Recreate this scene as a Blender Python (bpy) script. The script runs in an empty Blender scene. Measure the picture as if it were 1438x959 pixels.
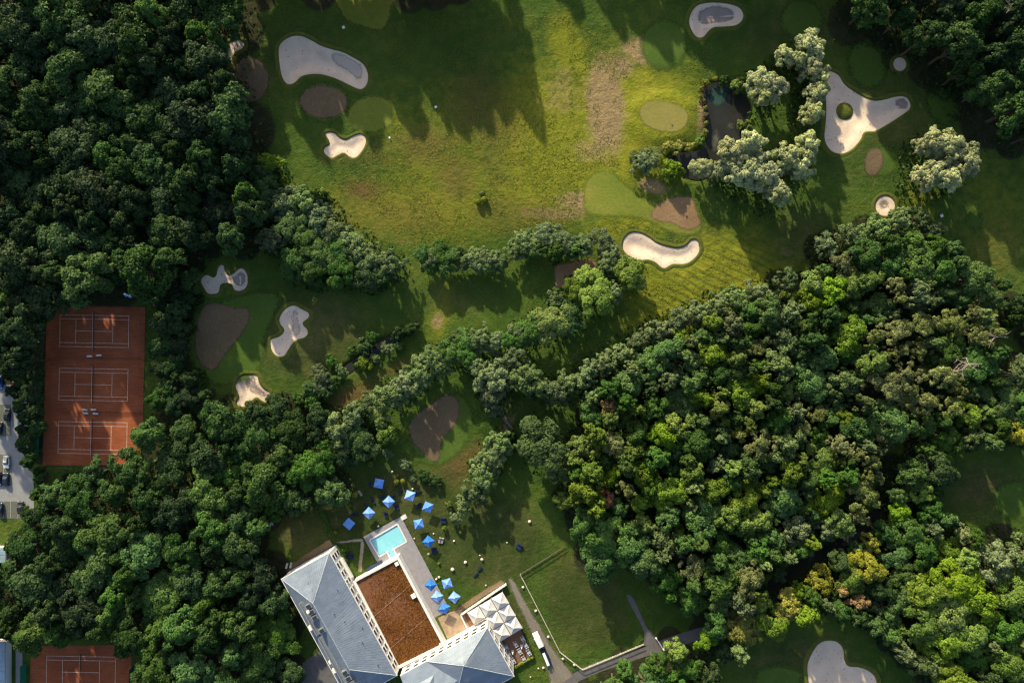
import bpy, bmesh, math, random
import numpy as np
from mathutils import Vector, Matrix
from mathutils.geometry import delaunay_2d_cdt

# ------------------------------------------------------------------ camera, sky, sun, exposure
scene = bpy.context.scene
COL = scene.collection
S, H = 0.2465, 236.0                     # metres per photo pixel on the ground, flying height
cam_d = bpy.data.cameras.new('camera'); cam = bpy.data.objects.new('camera', cam_d); COL.objects.link(cam)
cam.location = (0, 0, H); cam.rotation_euler = (0, 0, 0)
cam_d.sensor_width = 36; cam_d.lens = 36 * H / (1438 * S); cam_d.clip_end = 6000; cam_d.clip_start = 1
scene.camera = cam
SUN_EL = math.radians(20.5); SH = Vector((0.36, -0.93)).normalized()      # shadows run down and a little right
w = bpy.data.worlds.new('World'); scene.world = w; w.use_nodes = True
nt = w.node_tree; bg = nt.nodes['Background']; sky = nt.nodes.new('ShaderNodeTexSky'); sky.sky_type = 'NISHITA'
sky.sun_disc = False; sky.sun_elevation = SUN_EL; sky.sun_rotation = math.atan2(-SH.x, -SH.y) % (2 * math.pi)
sky.air_density = 0.9; sky.dust_density = 2.5; sky.ozone_density = 0.6
nt.links.new(sky.outputs[0], bg.inputs[0]); bg.inputs[1].default_value = 0.13
sun_d = bpy.data.lights.new('sun', 'SUN'); sun_d.energy = 5.0; sun_d.angle = math.radians(1.0); sun_d.color = (1.0, 0.86, 0.58)
sun = bpy.data.objects.new('sun', sun_d); COL.objects.link(sun); sun.location = (-80, 200, 150)
sd = Vector((SH.x * math.cos(SUN_EL), SH.y * math.cos(SUN_EL), -math.sin(SUN_EL)))
sun.rotation_euler = sd.to_track_quat('-Z', 'Y').to_euler()
vs = scene.view_settings; vs.view_transform = 'Standard'; vs.look = 'None'; vs.exposure = 0.78; vs.gamma = 1.0
vs.use_curve_mapping = False
scene.render.engine = 'CYCLES'
cy = scene.cycles; cy.use_denoising = True; cy.denoiser = 'OPENIMAGEDENOISE'; cy.denoising_prefilter = 'NONE'; cy.denoising_input_passes = 'RGB_ALBEDO_NORMAL'; cy.sample_clamp_indirect = 1.2; cy.filter_width = 1.3; cy.max_bounces = 5; cy.diffuse_bounces = 2; cy.glossy_bounces = 2
cy.transmission_bounces = 3; cy.transparent_max_bounces = 4; cy.caustics_reflective = False; cy.caustics_refractive = False
R_ = random.Random(11); NR = np.random.default_rng(5)

# ------------------------------------------------------------------ helpers
def W(px, py, h=0.0):
    k = S * (H - h) / H
    return ((px - 719.0) * k, (479.5 - py) * k)
def Z(x0, y0, k, pts):                   # points read in an enlarged crop -> photo pixels
    return [(x0 + a / k, y0 + b / k) for a, b in pts]
def tag(o, label=None, cat=None, group=None, kind=None):
    if label: o['label'] = label
    if cat: o['category'] = cat
    if group: o['group'] = group
    if kind: o['kind'] = kind
    return o
def empty(name, loc, rz=0.0, sc=None):
    o = bpy.data.objects.new(name, None); COL.objects.link(o); o.location = loc; o.rotation_euler = (0, 0, rz)
    o.empty_display_size = 0.3
    if sc: o.scale = sc
    return o
def link(name, me, parent=None, loc=None, rz=None):
    o = bpy.data.objects.new(name, me); COL.objects.link(o)
    if parent: o.parent = parent
    if loc is not None: o.location = loc
    if rz is not None: o.rotation_euler = (0, 0, rz)
    return o
def copy_tree(o, parent=None):
    c = o.copy(); COL.objects.link(c); c.parent = parent
    for ch in list(o.children): copy_tree(ch, c)
    return c
def np_mesh(name, V, F, mat=None, smooth=False):
    me = bpy.data.meshes.new(name)
    V = np.asarray(V, np.float32); F = np.asarray(F, np.int32); n = F.shape[1]
    me.vertices.add(len(V)); me.vertices.foreach_set('co', V.ravel())
    me.loops.add(F.size); me.loops.foreach_set('vertex_index', F.ravel())
    me.polygons.add(len(F)); me.polygons.foreach_set('loop_start', np.arange(0, F.size, n, dtype=np.int32))
    if smooth: me.polygons.foreach_set('use_smooth', np.ones(len(F), bool))
    me.update(calc_edges=True)
    if mat: me.materials.append(mat)
    return me
class MB:
    def __init__(s): s.v = []; s.f = []
    def add(s, vs, fs):
        b = len(s.v); s.v += [tuple(v) for v in vs]; s.f += [tuple(i + b for i in f) for f in fs]; return s
    def box(s, c, d, rz=0.0):
        cx, cy_, cz = c; a, b, e = d[0] / 2, d[1] / 2, d[2] / 2; C, N = math.cos(rz), math.sin(rz); vs = []
        for z in (-e, e):
            for x, y in ((-a, -b), (a, -b), (a, b), (-a, b)):
                vs.append((cx + x * C - y * N, cy_ + x * N + y * C, cz + z))
        return s.add(vs, [(3, 2, 1, 0), (4, 5, 6, 7), (0, 1, 5, 4), (1, 2, 6, 5), (2, 3, 7, 6), (3, 0, 4, 7)])
    def prism(s, poly, z0, z1):
        if sum(poly[i][0] * poly[(i + 1) % len(poly)][1] - poly[(i + 1) % len(poly)][0] * poly[i][1] for i in range(len(poly))) < 0:
            poly = poly[::-1]
        n = len(poly); vs = [(x, y, z0) for x, y in poly] + [(x, y, z1) for x, y in poly]
        return s.add(vs, [tuple(range(n))[::-1], tuple(range(n, 2 * n))] + [(i, (i + 1) % n, n + (i + 1) % n, n + i) for i in range(n)])
    def tube(s, p, q, r0, r1=None, n=7):
        r1 = r0 if r1 is None else r1; p, q = Vector(p), Vector(q); d = (q - p).normalized()
        a = d.orthogonal().normalized(); b = d.cross(a); vs = []
        for c, r in ((p, r0), (q, r1)):
            for i in range(n):
                t = 2 * math.pi * i / n; vs.append(c + (a * math.cos(t) + b * math.sin(t)) * r)
        return s.add(vs, [(i, (i + 1) % n, n + (i + 1) % n, n + i) for i in range(n)] + [tuple(range(n))[::-1], tuple(range(n, 2 * n))])
    def ball(s, c, r, nu=10, nv=6, sz=1.0, jit=0.0):
        vs = [(c[0], c[1], c[2] - r * sz)]; 
        for j in range(1, nv):
            ph = -math.pi / 2 + math.pi * j / nv
            for i in range(nu):
                t = 2 * math.pi * i / nu; k = r * (1 + R_.uniform(-jit, jit))
                vs.append((c[0] + k * math.cos(ph) * math.cos(t), c[1] + k * math.cos(ph) * math.sin(t), c[2] + k * sz * math.sin(ph)))
        vs.append((c[0], c[1], c[2] + r * sz)); fs = []; L = len(vs) - 1
        for i in range(nu): fs.append((0, 1 + (i + 1) % nu, 1 + i)); fs.append((L, L - nu + i, L - nu + (i + 1) % nu))
        for j in range(nv - 2):
            for i in range(nu):
                a = 1 + j * nu + i; b = 1 + j * nu + (i + 1) % nu; fs.append((a, b, b + nu, a + nu))
        return s.add(vs, fs)
    def mesh(s, name, mat, smooth=False):
        me = bpy.data.meshes.new(name); me.from_pydata(s.v, [], s.f); me.update()
        me.materials.append(mat)
        if smooth:
            for p in me.polygons: p.use_smooth = True
        return me
    def build(s, name, mat, parent=None, loc=None, rz=None, smooth=False):
        return link(name, s.mesh(name, mat, smooth), parent, loc, rz)

# value noise on numpy arrays
_LAT = np.random.default_rng(77).random((256, 256))
def vnoise(x, y, sc, seed=0):
    x = np.asarray(x, float) / sc + seed * 17.31; y = np.asarray(y, float) / sc + seed * 9.17
    xi = np.floor(x).astype(int); yi = np.floor(y).astype(int); fx = x - xi; fy = y - yi
    fx = fx * fx * (3 - 2 * fx); fy = fy * fy * (3 - 2 * fy)
    g = lambda a, b: _LAT[a % 256, b % 256]
    return (g(xi, yi) * (1 - fx) + g(xi + 1, yi) * fx) * (1 - fy) + (g(xi, yi + 1) * (1 - fx) + g(xi + 1, yi + 1) * fx) * fy
def ss(t): t = np.clip(t, 0, 1); return t * t * (3 - 2 * t)
def spline(pts, step=0.8):
    P = [Vector(p) for p in pts]; n = len(P); out = []
    for i in range(n):
        a, b, c, d = P[i - 1], P[i], P[(i + 1) % n], P[(i + 2) % n]
        m = max(2, int((c - b).length / step))
        for k in range(m):
            t = k / m
            out.append(0.5 * ((2 * b) + (c - a) * t + (2 * a - 5 * b + 4 * c - d) * t * t + (3 * b - a - 3 * c + d) * t ** 3))
    A = sum(out[i].x * out[(i + 1) % len(out)].y - out[(i + 1) % len(out)].x * out[i].y for i in range(len(out)))
    if A < 0: out.reverse()
    return np.array([(p.x, p.y) for p in out])
def inside(poly, x, y):
    x = np.asarray(x, float); y = np.asarray(y, float); r = np.zeros(x.shape, bool); P = np.asarray(poly)
    for i in range(len(P)):
        x1, y1 = P[i]; x2, y2 = P[i - 1]
        c = ((y1 > y) != (y2 > y)); r ^= c & (x < (x2 - x1) * (y - y1) / ((y2 - y1) if y2 != y1 else 1e-9) + x1)
    return r
def sdist(poly, x, y):                    # signed distance, positive inside
    P = np.asarray(poly); d = np.full(np.shape(x), 1e9)
    for i in range(len(P)):
        a = P[i - 1]; e = P[i] - a; L = max(e @ e, 1e-12)
        t = np.clip(((x - a[0]) * e[0] + (y - a[1]) * e[1]) / L, 0, 1)
        d = np.minimum(d, np.hypot(x - a[0] - t * e[0], y - a[1] - t * e[1]))
    return np.where(inside(poly, x, y), d, -d)

def clear_of(polys, gap, x, y):
    ok = np.ones(len(x), bool)
    for p_ in polys:
        lo, hi = p_.min(0) - gap, p_.max(0) + gap; i = np.where((x > lo[0]) & (x < hi[0]) & (y > lo[1]) & (y < hi[1]))[0]
        if len(i): ok[i] &= sdist(p_, x[i], y[i]) < -gap
    return ok

# ------------------------------------------------------------------ materials
def new_mat(name):
    m = bpy.data.materials.new(name); m.use_nodes = True; n = m.node_tree
    return m, n, n.nodes, n.links, n.nodes['Principled BSDF']
def noise(N, L, vec, scale, det=4, rough=0.6):
    t = N.new('ShaderNodeTexNoise'); t.inputs['Scale'].default_value = scale; t.inputs['Detail'].default_value = det
    t.inputs['Roughness'].default_value = rough
    if vec is not None: L.new(vec, t.inputs['Vector'])
    return t.outputs['Fac']
def ramp(N, L, fac, stops):
    r = N.new('ShaderNodeValToRGB'); L.new(fac, r.inputs[0]); e = r.color_ramp.elements
    while len(e) < len(stops): e.new(0.5)
    for i, (p, c) in enumerate(stops): e[i].position = p; e[i].color = (*c, 1)
    return r.outputs[0]
def mixc(N, L, fac, a, b, mode='MIX'):
    m = N.new('ShaderNodeMix'); m.data_type = 'RGBA'; m.blend_type = mode
    for v, i in ((fac, 0), (a, 6), (b, 7)):
        if isinstance(v, (int, float)): m.inputs[i].default_value = v
        elif isinstance(v, tuple): m.inputs[i].default_value = (*v, 1)
        else: L.new(v, m.inputs[i])
    return m.outputs[2]
def mathn(N, L, op, a, b=0.0, clamp=False):
    m = N.new('ShaderNodeMath'); m.operation = op; m.use_clamp = clamp
    for v, i in ((a, 0), (b, 1)):
        if isinstance(v, (int, float)): m.inputs[i].default_value = v
        else: L.new(v, m.inputs[i])
    return m.outputs[0]
def bump(N, L, P, fac, dist, strength=1.0):
    b = N.new('ShaderNodeBump'); b.inputs['Distance'].default_value = dist; b.inputs['Strength'].default_value = strength
    L.new(fac, b.inputs['Height']); L.new(b.outputs[0], P.inputs['Normal'])
def pos(N): return N.new('ShaderNodeNewGeometry').outputs['Position']
def plain(name, col, rough=0.7, var=0.25, scale=1.5, bmp=0.0, metal=0.0, spec=0.3):
    m, n, N, L, P = new_mat(name)
    f = noise(N, L, pos(N), scale, 5, 0.65)
    lo = tuple(c * (1 - var) for c in col); hi = tuple(min(1, c * (1 + var)) for c in col)
    L.new(ramp(N, L, f, [(0.3, lo), (0.7, hi)]), P.inputs['Base Color'])
    P.inputs['Roughness'].default_value = rough; P.inputs['Metallic'].default_value = metal
    P.inputs['Specular IOR Level'].default_value = spec
    if bmp: bump(N, L, P, noise(N, L, pos(N), scale * 4, 4), bmp)
    return m
def leaf_mat(name, dark, light, hue=0.03, trans=0.3):
    m, n, N, L, P = new_mat(name)
    oi = N.new('ShaderNodeObjectInfo'); tc = N.new('ShaderNodeTexCoord')
    at = N.new('ShaderNodeAttribute'); at.attribute_name = 'tint'
    f = mathn(N, L, 'ADD', mathn(N, L, 'MULTIPLY', at.outputs['Fac'], 0.6), mathn(N, L, 'MULTIPLY', noise(N, L, tc.outputs['Object'], 0.45, 3), 0.45))
    c = ramp(N, L, f, [(0.2, dark), (0.8, light)])
    hs = N.new('ShaderNodeHueSaturation')
    L.new(mathn(N, L, 'ADD', mathn(N, L, 'MULTIPLY', oi.outputs['Random'], 2 * hue), 0.5 - hue), hs.inputs['Hue'])
    v = mathn(N, L, 'FRACT', mathn(N, L, 'MULTIPLY', oi.outputs['Random'], 7.3))
    L.new(mathn(N, L, 'ADD', mathn(N, L, 'MULTIPLY', v, 0.6), 0.72), hs.inputs['Value'])
    sv = mathn(N, L, 'FRACT', mathn(N, L, 'MULTIPLY', oi.outputs['Random'], 13.7))
    L.new(mathn(N, L, 'ADD', mathn(N, L, 'MULTIPLY', sv, 0.25), 0.88), hs.inputs['Saturation'])
    L.new(c, hs.inputs['Color'])
    d = N.new('ShaderNodeBsdfDiffuse'); t = N.new('ShaderNodeBsdfTranslucent'); g = N.new('ShaderNodeBsdfGlossy')
    for q in (d, t): L.new(hs.outputs[0], q.inputs[0])
    g.inputs['Roughness'].default_value = 0.55; g.inputs[0].default_value = (0.8, 0.85, 0.8, 1)
    a = N.new('ShaderNodeMixShader'); a.inputs[0].default_value = trans; L.new(d.outputs[0], a.inputs[1]); L.new(t.outputs[0], a.inputs[2])
    b = N.new('ShaderNodeMixShader'); b.inputs[0].default_value = 0.012; L.new(a.outputs[0], b.inputs[1]); L.new(g.outputs[0], b.inputs[2])
    L.new(b.outputs[0], N['Material Output'].inputs[0]); N.remove(P)
    return m
LEAF = {
 'dimmed':   leaf_mat('leaf_dimmed_green', (0.010, 0.030, 0.011), (0.044, 0.085, 0.026), 0.012),  # extra dark leaves: the left wood's dimness is put into their colour
 'dark':   leaf_mat('leaf_dark_green', (0.016, 0.044, 0.013), (0.065, 0.124, 0.030), 0.012),
 'green':  leaf_mat('leaf_green', (0.030, 0.080, 0.018), (0.108, 0.200, 0.046), 0.015),
 'lime':   leaf_mat('leaf_bright_green', (0.075, 0.145, 0.020), (0.215, 0.310, 0.052), 0.012),
 'yellow': leaf_mat('leaf_yellow_green', (0.170, 0.195, 0.024), (0.360, 0.360, 0.065), 0.008),
 'grey':   leaf_mat('leaf_grey_green', (0.062, 0.108, 0.044), (0.200, 0.270, 0.108), 0.010),
 'willow': leaf_mat('leaf_willow', (0.215, 0.260, 0.110), (0.520, 0.560, 0.285), 0.006, 0.25),
 'pine':   leaf_mat('leaf_pine', (0.072, 0.102, 0.030), (0.215, 0.245, 0.085), 0.006, 0.15),
 'tan':    leaf_mat('leaf_tan', (0.18, 0.13, 0.06), (0.44, 0.32, 0.16), 0.01, 0.2),
 'red':    leaf_mat('leaf_russet', (0.26, 0.10, 0.055), (0.55, 0.26, 0.16), 0.008, 0.2),
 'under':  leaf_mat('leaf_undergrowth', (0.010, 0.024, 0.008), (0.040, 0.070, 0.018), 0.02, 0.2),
 'topiary':leaf_mat('leaf_topiary', (0.100, 0.140, 0.018), (0.260, 0.300, 0.050), 0.012),
}
BARK = plain('bark', (0.10, 0.075, 0.055), 0.9, 0.4, 2.0)
BARE = plain('bare_wood', (0.30, 0.26, 0.22), 0.9, 0.25, 2.0)

def grass_mat(name, c0, c1, c2, bmp=0.35, scale=1.0, stripes=None, soft=1.6):
    m, n, N, L, P = new_mat(name); p = pos(N)
    f = mathn(N, L, 'ADD', mathn(N, L, 'MULTIPLY', noise(N, L, p, 0.06 * scale, 5, 0.65), 0.6), mathn(N, L, 'MULTIPLY', noise(N, L, p, 1.1 * scale, 4, 0.7), 0.45))
    c = ramp(N, L, f, [(0.30, c0), (0.52, c1), (0.74, c2)])
    if stripes:
        wv = N.new('ShaderNodeTexWave'); mp = N.new('ShaderNodeMapping'); mp.inputs['Rotation'].default_value = (0, 0, stripes[0])
        L.new(p, mp.inputs[0]); L.new(mp.outputs[0], wv.inputs[0]); wv.inputs['Scale'].default_value = stripes[1]; wv.inputs['Distortion'].default_value = 0.6
        c = mixc(N, L, mathn(N, L, 'MULTIPLY', wv.outputs['Fac'], stripes[2]), c, tuple(x * 0.55 for x in c1))
    L.new(c, P.inputs['Base Color']); P.inputs['Roughness'].default_value = 0.95; P.inputs['Specular IOR Level'].default_value = 0.1
    bump(N, L, P, noise(N, L, p, 0.9 * scale, 6, 0.75), bmp)
    if soft:                              # turf fades into the grass around it over a ragged edge
        ed = N.new('ShaderNodeAttribute'); ed.attribute_name = 'edge'
        f = mathn(N, L, 'SUBTRACT', mathn(N, L, 'MULTIPLY', ed.outputs['Fac'], 1.0 / soft), mathn(N, L, 'MULTIPLY', noise(N, L, p, 0.8, 5, 0.7), 1.6))
        f = mathn(N, L, 'ADD', mathn(N, L, 'MULTIPLY', f, 1.2), 0.75, True)
        tr = N.new('ShaderNodeBsdfTransparent'); mx = N.new('ShaderNodeMixShader')
        L.new(f, mx.inputs[0]); L.new(tr.outputs[0], mx.inputs[1]); L.new(P.outputs[0], mx.inputs[2]); L.new(mx.outputs[0], N['Material Output'].inputs[0])
    return m

def ground_mat():
    m, n, N, L, P = new_mat('ground_grass'); p = pos(N)
    def attr(a): q = N.new('ShaderNodeAttribute'); q.attribute_name = a; return q.outputs['Fac']
    big = noise(N, L, p, 0.035, 6, 0.65); mid = noise(N, L, p, 0.25, 5, 0.7); fine = noise(N, L, p, 1.6, 4, 0.75)
    f = mathn(N, L, 'ADD', mathn(N, L, 'MULTIPLY', big, 0.45), mathn(N, L, 'ADD', mathn(N, L, 'MULTIPLY', mid, 0.3), mathn(N, L, 'MULTIPLY', fine, 0.3)))
    green = ramp(N, L, f, [(0.36, (0.026, 0.062, 0.012)), (0.52, (0.055, 0.102, 0.016)), (0.68, (0.120, 0.150, 0.026))])
    def brk(a, gain=1.0, amt=0.9):        # break an area's edge up with noise
        return mathn(N, L, 'MULTIPLY', mathn(N, L, 'SUBTRACT', mathn(N, L, 'ADD', mathn(N, L, 'MULTIPLY', attr(a), 2.0), mathn(N, L, 'MULTIPLY', mid, amt)), amt * 0.5 + 0.45), gain, True)
    c = mixc(N, L, brk('sun_warm', 1.3), green, ramp(N, L, f, [(0.34, (0.095, 0.135, 0.012)), (0.55, (0.205, 0.220, 0.020)), (0.72, (0.310, 0.280, 0.042))]))  # sunlit gold mixed into the grass colour
    c = mixc(N, L, brk('straw', 1.6, 1.2), c, ramp(N, L, fine, [(0.3, (0.19, 0.145, 0.062)), (0.7, (0.36, 0.265, 0.14))]))
    c = mixc(N, L, brk('brown', 0.8, 1.2), c, ramp(N, L, fine, [(0.3, (0.085, 0.060, 0.022)), (0.7, (0.15, 0.10, 0.04))]))
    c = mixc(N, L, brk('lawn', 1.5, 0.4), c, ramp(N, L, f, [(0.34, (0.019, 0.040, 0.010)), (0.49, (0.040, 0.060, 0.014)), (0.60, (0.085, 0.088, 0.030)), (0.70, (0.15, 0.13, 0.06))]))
    for an, rot, sc, amt in (('track_a', math.radians(-64), 0.12, 0.7), ('track_b', math.radians(27), 0.16, 0.5)):   # mower and wheel tracks
        mp = N.new('ShaderNodeMapping'); mp.inputs['Rotation'].default_value = (0, 0, rot); L.new(p, mp.inputs[0])
        wv = N.new('ShaderNodeTexWave'); L.new(mp.outputs[0], wv.inputs[0]); wv.inputs['Scale'].default_value = sc; wv.inputs['Distortion'].default_value = 5.0; wv.inputs['Detail'].default_value = 3; wv.inputs['Detail Scale'].default_value = 0.4
        c = mixc(N, L, mathn(N, L, 'MULTIPLY', mathn(N, L, 'MULTIPLY', mathn(N, L, 'POWER', wv.outputs['Fac'], 3.0), attr(an)), amt), c, (0.040, 0.060, 0.012))
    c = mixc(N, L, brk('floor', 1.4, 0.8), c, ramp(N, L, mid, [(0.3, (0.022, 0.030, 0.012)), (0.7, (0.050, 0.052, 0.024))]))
    L.new(c, P.inputs['Base Color']); P.inputs['Roughness'].default_value = 0.95; P.inputs['Specular IOR Level'].default_value = 0.1
    hgt = mathn(N, L, 'ADD', mathn(N, L, 'MULTIPLY', noise(N, L, p, 0.55, 7, 0.78), 1.0), mathn(N, L, 'MULTIPLY', noise(N, L, p, 0.12, 3), 1.2))
    smooth = mathn(N, L, 'SUBTRACT', 1.0, mathn(N, L, 'MULTIPLY', attr('lawn'), 0.75))
    b = N.new('ShaderNodeBump'); b.inputs['Distance'].default_value = 1.0; L.new(smooth, b.inputs['Strength'])
    L.new(hgt, b.inputs['Height']); L.new(b.outputs[0], P.inputs['Normal'])
    return m
G_ROUGH = ground_mat()
G_LIP = grass_mat('lip_grass', (0.045, 0.070, 0.014), (0.085, 0.105, 0.020), (0.15, 0.14, 0.035), 0.3, soft=0)
G_GREEN = grass_mat('mown_green', (0.080, 0.140, 0.018), (0.150, 0.180, 0.028), (0.240, 0.220, 0.050), 0.16)
G_APRON = grass_mat('mown_apron', (0.036, 0.080, 0.015), (0.062, 0.110, 0.019), (0.100, 0.135, 0.028), 0.20, soft=2.6)
G_STRAWGREEN = grass_mat('dry_green', (0.150, 0.160, 0.036), (0.200, 0.190, 0.048), (0.260, 0.225, 0.075), 0.12, soft=0.8)
G_BROWN = grass_mat('dormant_turf', (0.085, 0.066, 0.036), (0.132, 0.098, 0.058), (0.200, 0.150, 0.092), 0.18, soft=1.0)
G_RUST = grass_mat('dormant_turf_rust', (0.150, 0.110, 0.050), (0.245, 0.155, 0.085), (0.320, 0.215, 0.125), 0.14, soft=1.0)

def sand_mat():
    m, n, N, L, P = new_mat('sand'); p = pos(N)
    f = mathn(N, L, 'ADD', mathn(N, L, 'MULTIPLY', noise(N, L, p, 0.22, 5, 0.65), 0.6), mathn(N, L, 'MULTIPLY', noise(N, L, p, 3.0, 3, 0.7), 0.4))
    c = ramp(N, L, f, [(0.32, (0.55, 0.435, 0.335)), (0.55, (0.69, 0.555, 0.435)), (0.75, (0.77, 0.635, 0.51))])
    vo = N.new('ShaderNodeTexVoronoi'); vo.inputs['Scale'].default_value = 0.6; L.new(p, vo.inputs['Vector'])
    spots = ramp(N, L, vo.outputs['Distance'], [(0.10, (0.45, 0.45, 0.40)), (0.16, (1, 1, 1))])
    c = mixc(N, L, 1.0, c, spots, 'MULTIPLY')
    L.new(c, P.inputs['Base Color']); P.inputs['Roughness'].default_value = 0.95; P.inputs['Specular IOR Level'].default_value = 0.1
    bump(N, L, P, noise(N, L, p, 1.2, 5, 0.7), 0.12)
    return m
SAND = sand_mat()
SAND_DARK = grass_mat('dark_sand', (0.22, 0.18, 0.155), (0.29, 0.24, 0.21), (0.38, 0.32, 0.275), 0.06, 1.5, soft=1.2)  # darker sand tone for patches on the bunker floors
SAND_MID = grass_mat('mid_sand', (0.43, 0.35, 0.285), (0.50, 0.41, 0.335), (0.57, 0.47, 0.385), 0.06, 1.5, soft=1.2)  # paler of the two darker sand tones
def water_mat(name, col, rough=0.08):
    m, n, N, L, P = new_mat(name)
    L.new(ramp(N, L, noise(N, L, pos(N), 0.15, 3), [(0.35, tuple(c * 0.7 for c in col)), (0.7, col)]), P.inputs['Base Color'])
    P.inputs['Roughness'].default_value = rough; P.inputs['IOR'].default_value = 1.33
    bump(N, L, P, noise(N, L, pos(N), 1.5, 3), 0.02)
    return m
POND = water_mat('pond_water', (0.030, 0.031, 0.026))
def clay_mat():
    m, n, N, L, P = new_mat('clay_court'); p = pos(N)
    st = N.new('ShaderNodeMapping'); st.inputs['Scale'].default_value = (0.25, 1.6, 1); L.new(p, st.inputs[0])
    f = mathn(N, L, 'ADD', mathn(N, L, 'MULTIPLY', noise(N, L, p, 0.10, 5, 0.65), 0.5), mathn(N, L, 'ADD', mathn(N, L, 'MULTIPLY', noise(N, L, st.outputs[0], 0.9, 4), 0.3), mathn(N, L, 'MULTIPLY', noise(N, L, p, 1.8, 4), 0.25)))
    L.new(ramp(N, L, f, [(0.36, (0.175, 0.050, 0.024)), (0.52, (0.255, 0.078, 0.035)), (0.66, (0.330, 0.115, 0.056))]), P.inputs['Base Color'])
    P.inputs['Roughness'].default_value = 0.95; P.inputs['Specular IOR Level'].default_value = 0.1; bump(N, L, P, noise(N, L, p, 2.0, 4), 0.02); return m
CLAY = clay_mat()
LINE = plain('court_line', (0.52, 0.38, 0.31), 0.8, 0.42, 1.4)
ASPH = plain('car_park_asphalt', (0.24, 0.25, 0.26), 0.9, 0.12, 0.5, 0.01)
PAVER = plain('grass_paver', (0.11, 0.12, 0.10), 0.9, 0.35, 2.5, 0.03)
ROADM = plain('road_asphalt', (0.115, 0.112, 0.118), 0.9, 0.22, 0.5, 0.02)
GRAVEL = plain('gravel', (0.30, 0.27, 0.22), 0.95, 0.4, 1.6, 0.08)
GRAVELS = grass_mat('worn_gravel', (0.10, 0.10, 0.075), (0.19, 0.17, 0.14), (0.29, 0.26, 0.21), 0.10, 1.6, soft=1.0)
SANDS = grass_mat('trodden_sand', (0.20, 0.17, 0.11), (0.31, 0.26, 0.18), (0.40, 0.34, 0.25), 0.08, 1.6, soft=0.3)
EARTHS = grass_mat('trodden_earth', (0.11, 0.078, 0.045), (0.19, 0.13, 0.08), (0.28, 0.20, 0.13), 0.10, 1.6, soft=0.4)
SANDPATH = plain('sandy_path', (0.34, 0.28, 0.20), 0.95, 0.28, 1.5, 0.05)
EARTH = plain('bare_earth', (0.20, 0.135, 0.085), 0.95, 0.35, 1.6, 0.06)
TERR = plain('terrace_stone', (0.34, 0.25, 0.17), 0.9, 0.3, 0.5, 0.03)
DECK = plain('deck_paving', (0.27, 0.26, 0.28), 0.85, 0.14, 0.8, 0.01)
WHITE = plain('white_paint', (0.70, 0.69, 0.67), 0.6, 0.07, 1.2)
CREAM = plain('white_render', (0.74, 0.73, 0.70), 0.8, 0.08, 0.6, 0.01)
GLASS = plain('window_glass', (0.03, 0.035, 0.045), 0.12, 0.2, 2, spec=0.6)
DARKM = plain('dark_metal', (0.035, 0.037, 0.04), 0.5, 0.2, 2)
GREYM = plain('grey_metal', (0.32, 0.34, 0.36), 0.45, 0.12, 2, 0.0, 0.5)
TEAL = plain('windscreen_net', (0.010, 0.16, 0.10), 0.8, 0.2, 2)
NET = plain('net_mesh', (0.03, 0.035, 0.035), 0.9, 0.2, 4)
_n = NET.node_tree; _t = _n.nodes.new('ShaderNodeBsdfTransparent'); _m = _n.nodes.new('ShaderNodeMixShader'); _m.inputs[0].default_value = 0.28
_n.links.new(_t.outputs[0], _m.inputs[1]); _n.links.new(_n.nodes['Principled BSDF'].outputs[0], _m.inputs[2]); _n.links.new(_m.outputs[0], _n.nodes['Material Output'].inputs[0])
NAVY = plain('navy_fabric', (0.010, 0.022, 0.070), 0.85, 0.3, 3)
BLUEC = plain('blue_canvas', (0.055, 0.240, 0.72), 0.8, 0.16, 1.2)
_n = BLUEC.node_tree; _oi = _n.nodes.new('ShaderNodeObjectInfo'); _h = _n.nodes.new('ShaderNodeHueSaturation'); _src = _n.nodes['Principled BSDF'].inputs[0].links[0].from_socket
_v = mathn(_n.nodes, _n.links, 'ADD', mathn(_n.nodes, _n.links, 'MULTIPLY', _oi.outputs['Random'], 0.5), 0.78); _n.links.new(_v, _h.inputs['Value'])
_v = mathn(_n.nodes, _n.links, 'SUBTRACT', 1.05, mathn(_n.nodes, _n.links, 'MULTIPLY', _oi.outputs['Random'], 0.25)); _n.links.new(_v, _h.inputs['Saturation'])
_n.links.new(_src, _h.inputs['Color']); _n.links.new(_h.outputs[0], _n.nodes['Principled BSDF'].inputs[0])
CANVAS = plain('white_canvas', (0.56, 0.56, 0.55), 0.8, 0.06, 1.0)
WOOD = plain('wood_deck', (0.20, 0.105, 0.062), 0.8, 0.3, 2.5, 0.02)
TILE = plain('pool_tile', (0.02, 0.10, 0.15), 0.4, 0.15, 3)
STONE = plain('pale_stone', (0.58, 0.53, 0.44), 0.9, 0.2, 2, 0.03)
TABLE = plain('table_top', (0.38, 0.42, 0.47), 0.5, 0.12, 3)
CHAIRM = plain('chair_plastic', (0.25, 0.24, 0.26), 0.7, 0.15, 3)
REDP = plain('red_paint', (0.35, 0.02, 0.02), 0.35, 0.1, 2, spec=0.6)
BLUEP = plain('blue_paint', (0.015, 0.13, 0.50), 0.3, 0.08, 2, spec=0.6)
BLACKP = plain('black_paint', (0.016, 0.017, 0.02), 0.25, 0.1, 2, spec=0.6)
NAVYP = plain('navy_paint', (0.010, 0.022, 0.055), 0.3, 0.1, 2, spec=0.6)
WHITEP = plain('white_car_paint', (0.76, 0.77, 0.78), 0.3, 0.04, 2, spec=0.5)
SILVERP = plain('silver_paint', (0.40, 0.41, 0.42), 0.3, 0.05, 2, 0, 0.4)
TYRE = plain('rubber', (0.02, 0.02, 0.02), 0.9, 0.2, 3)
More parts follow.
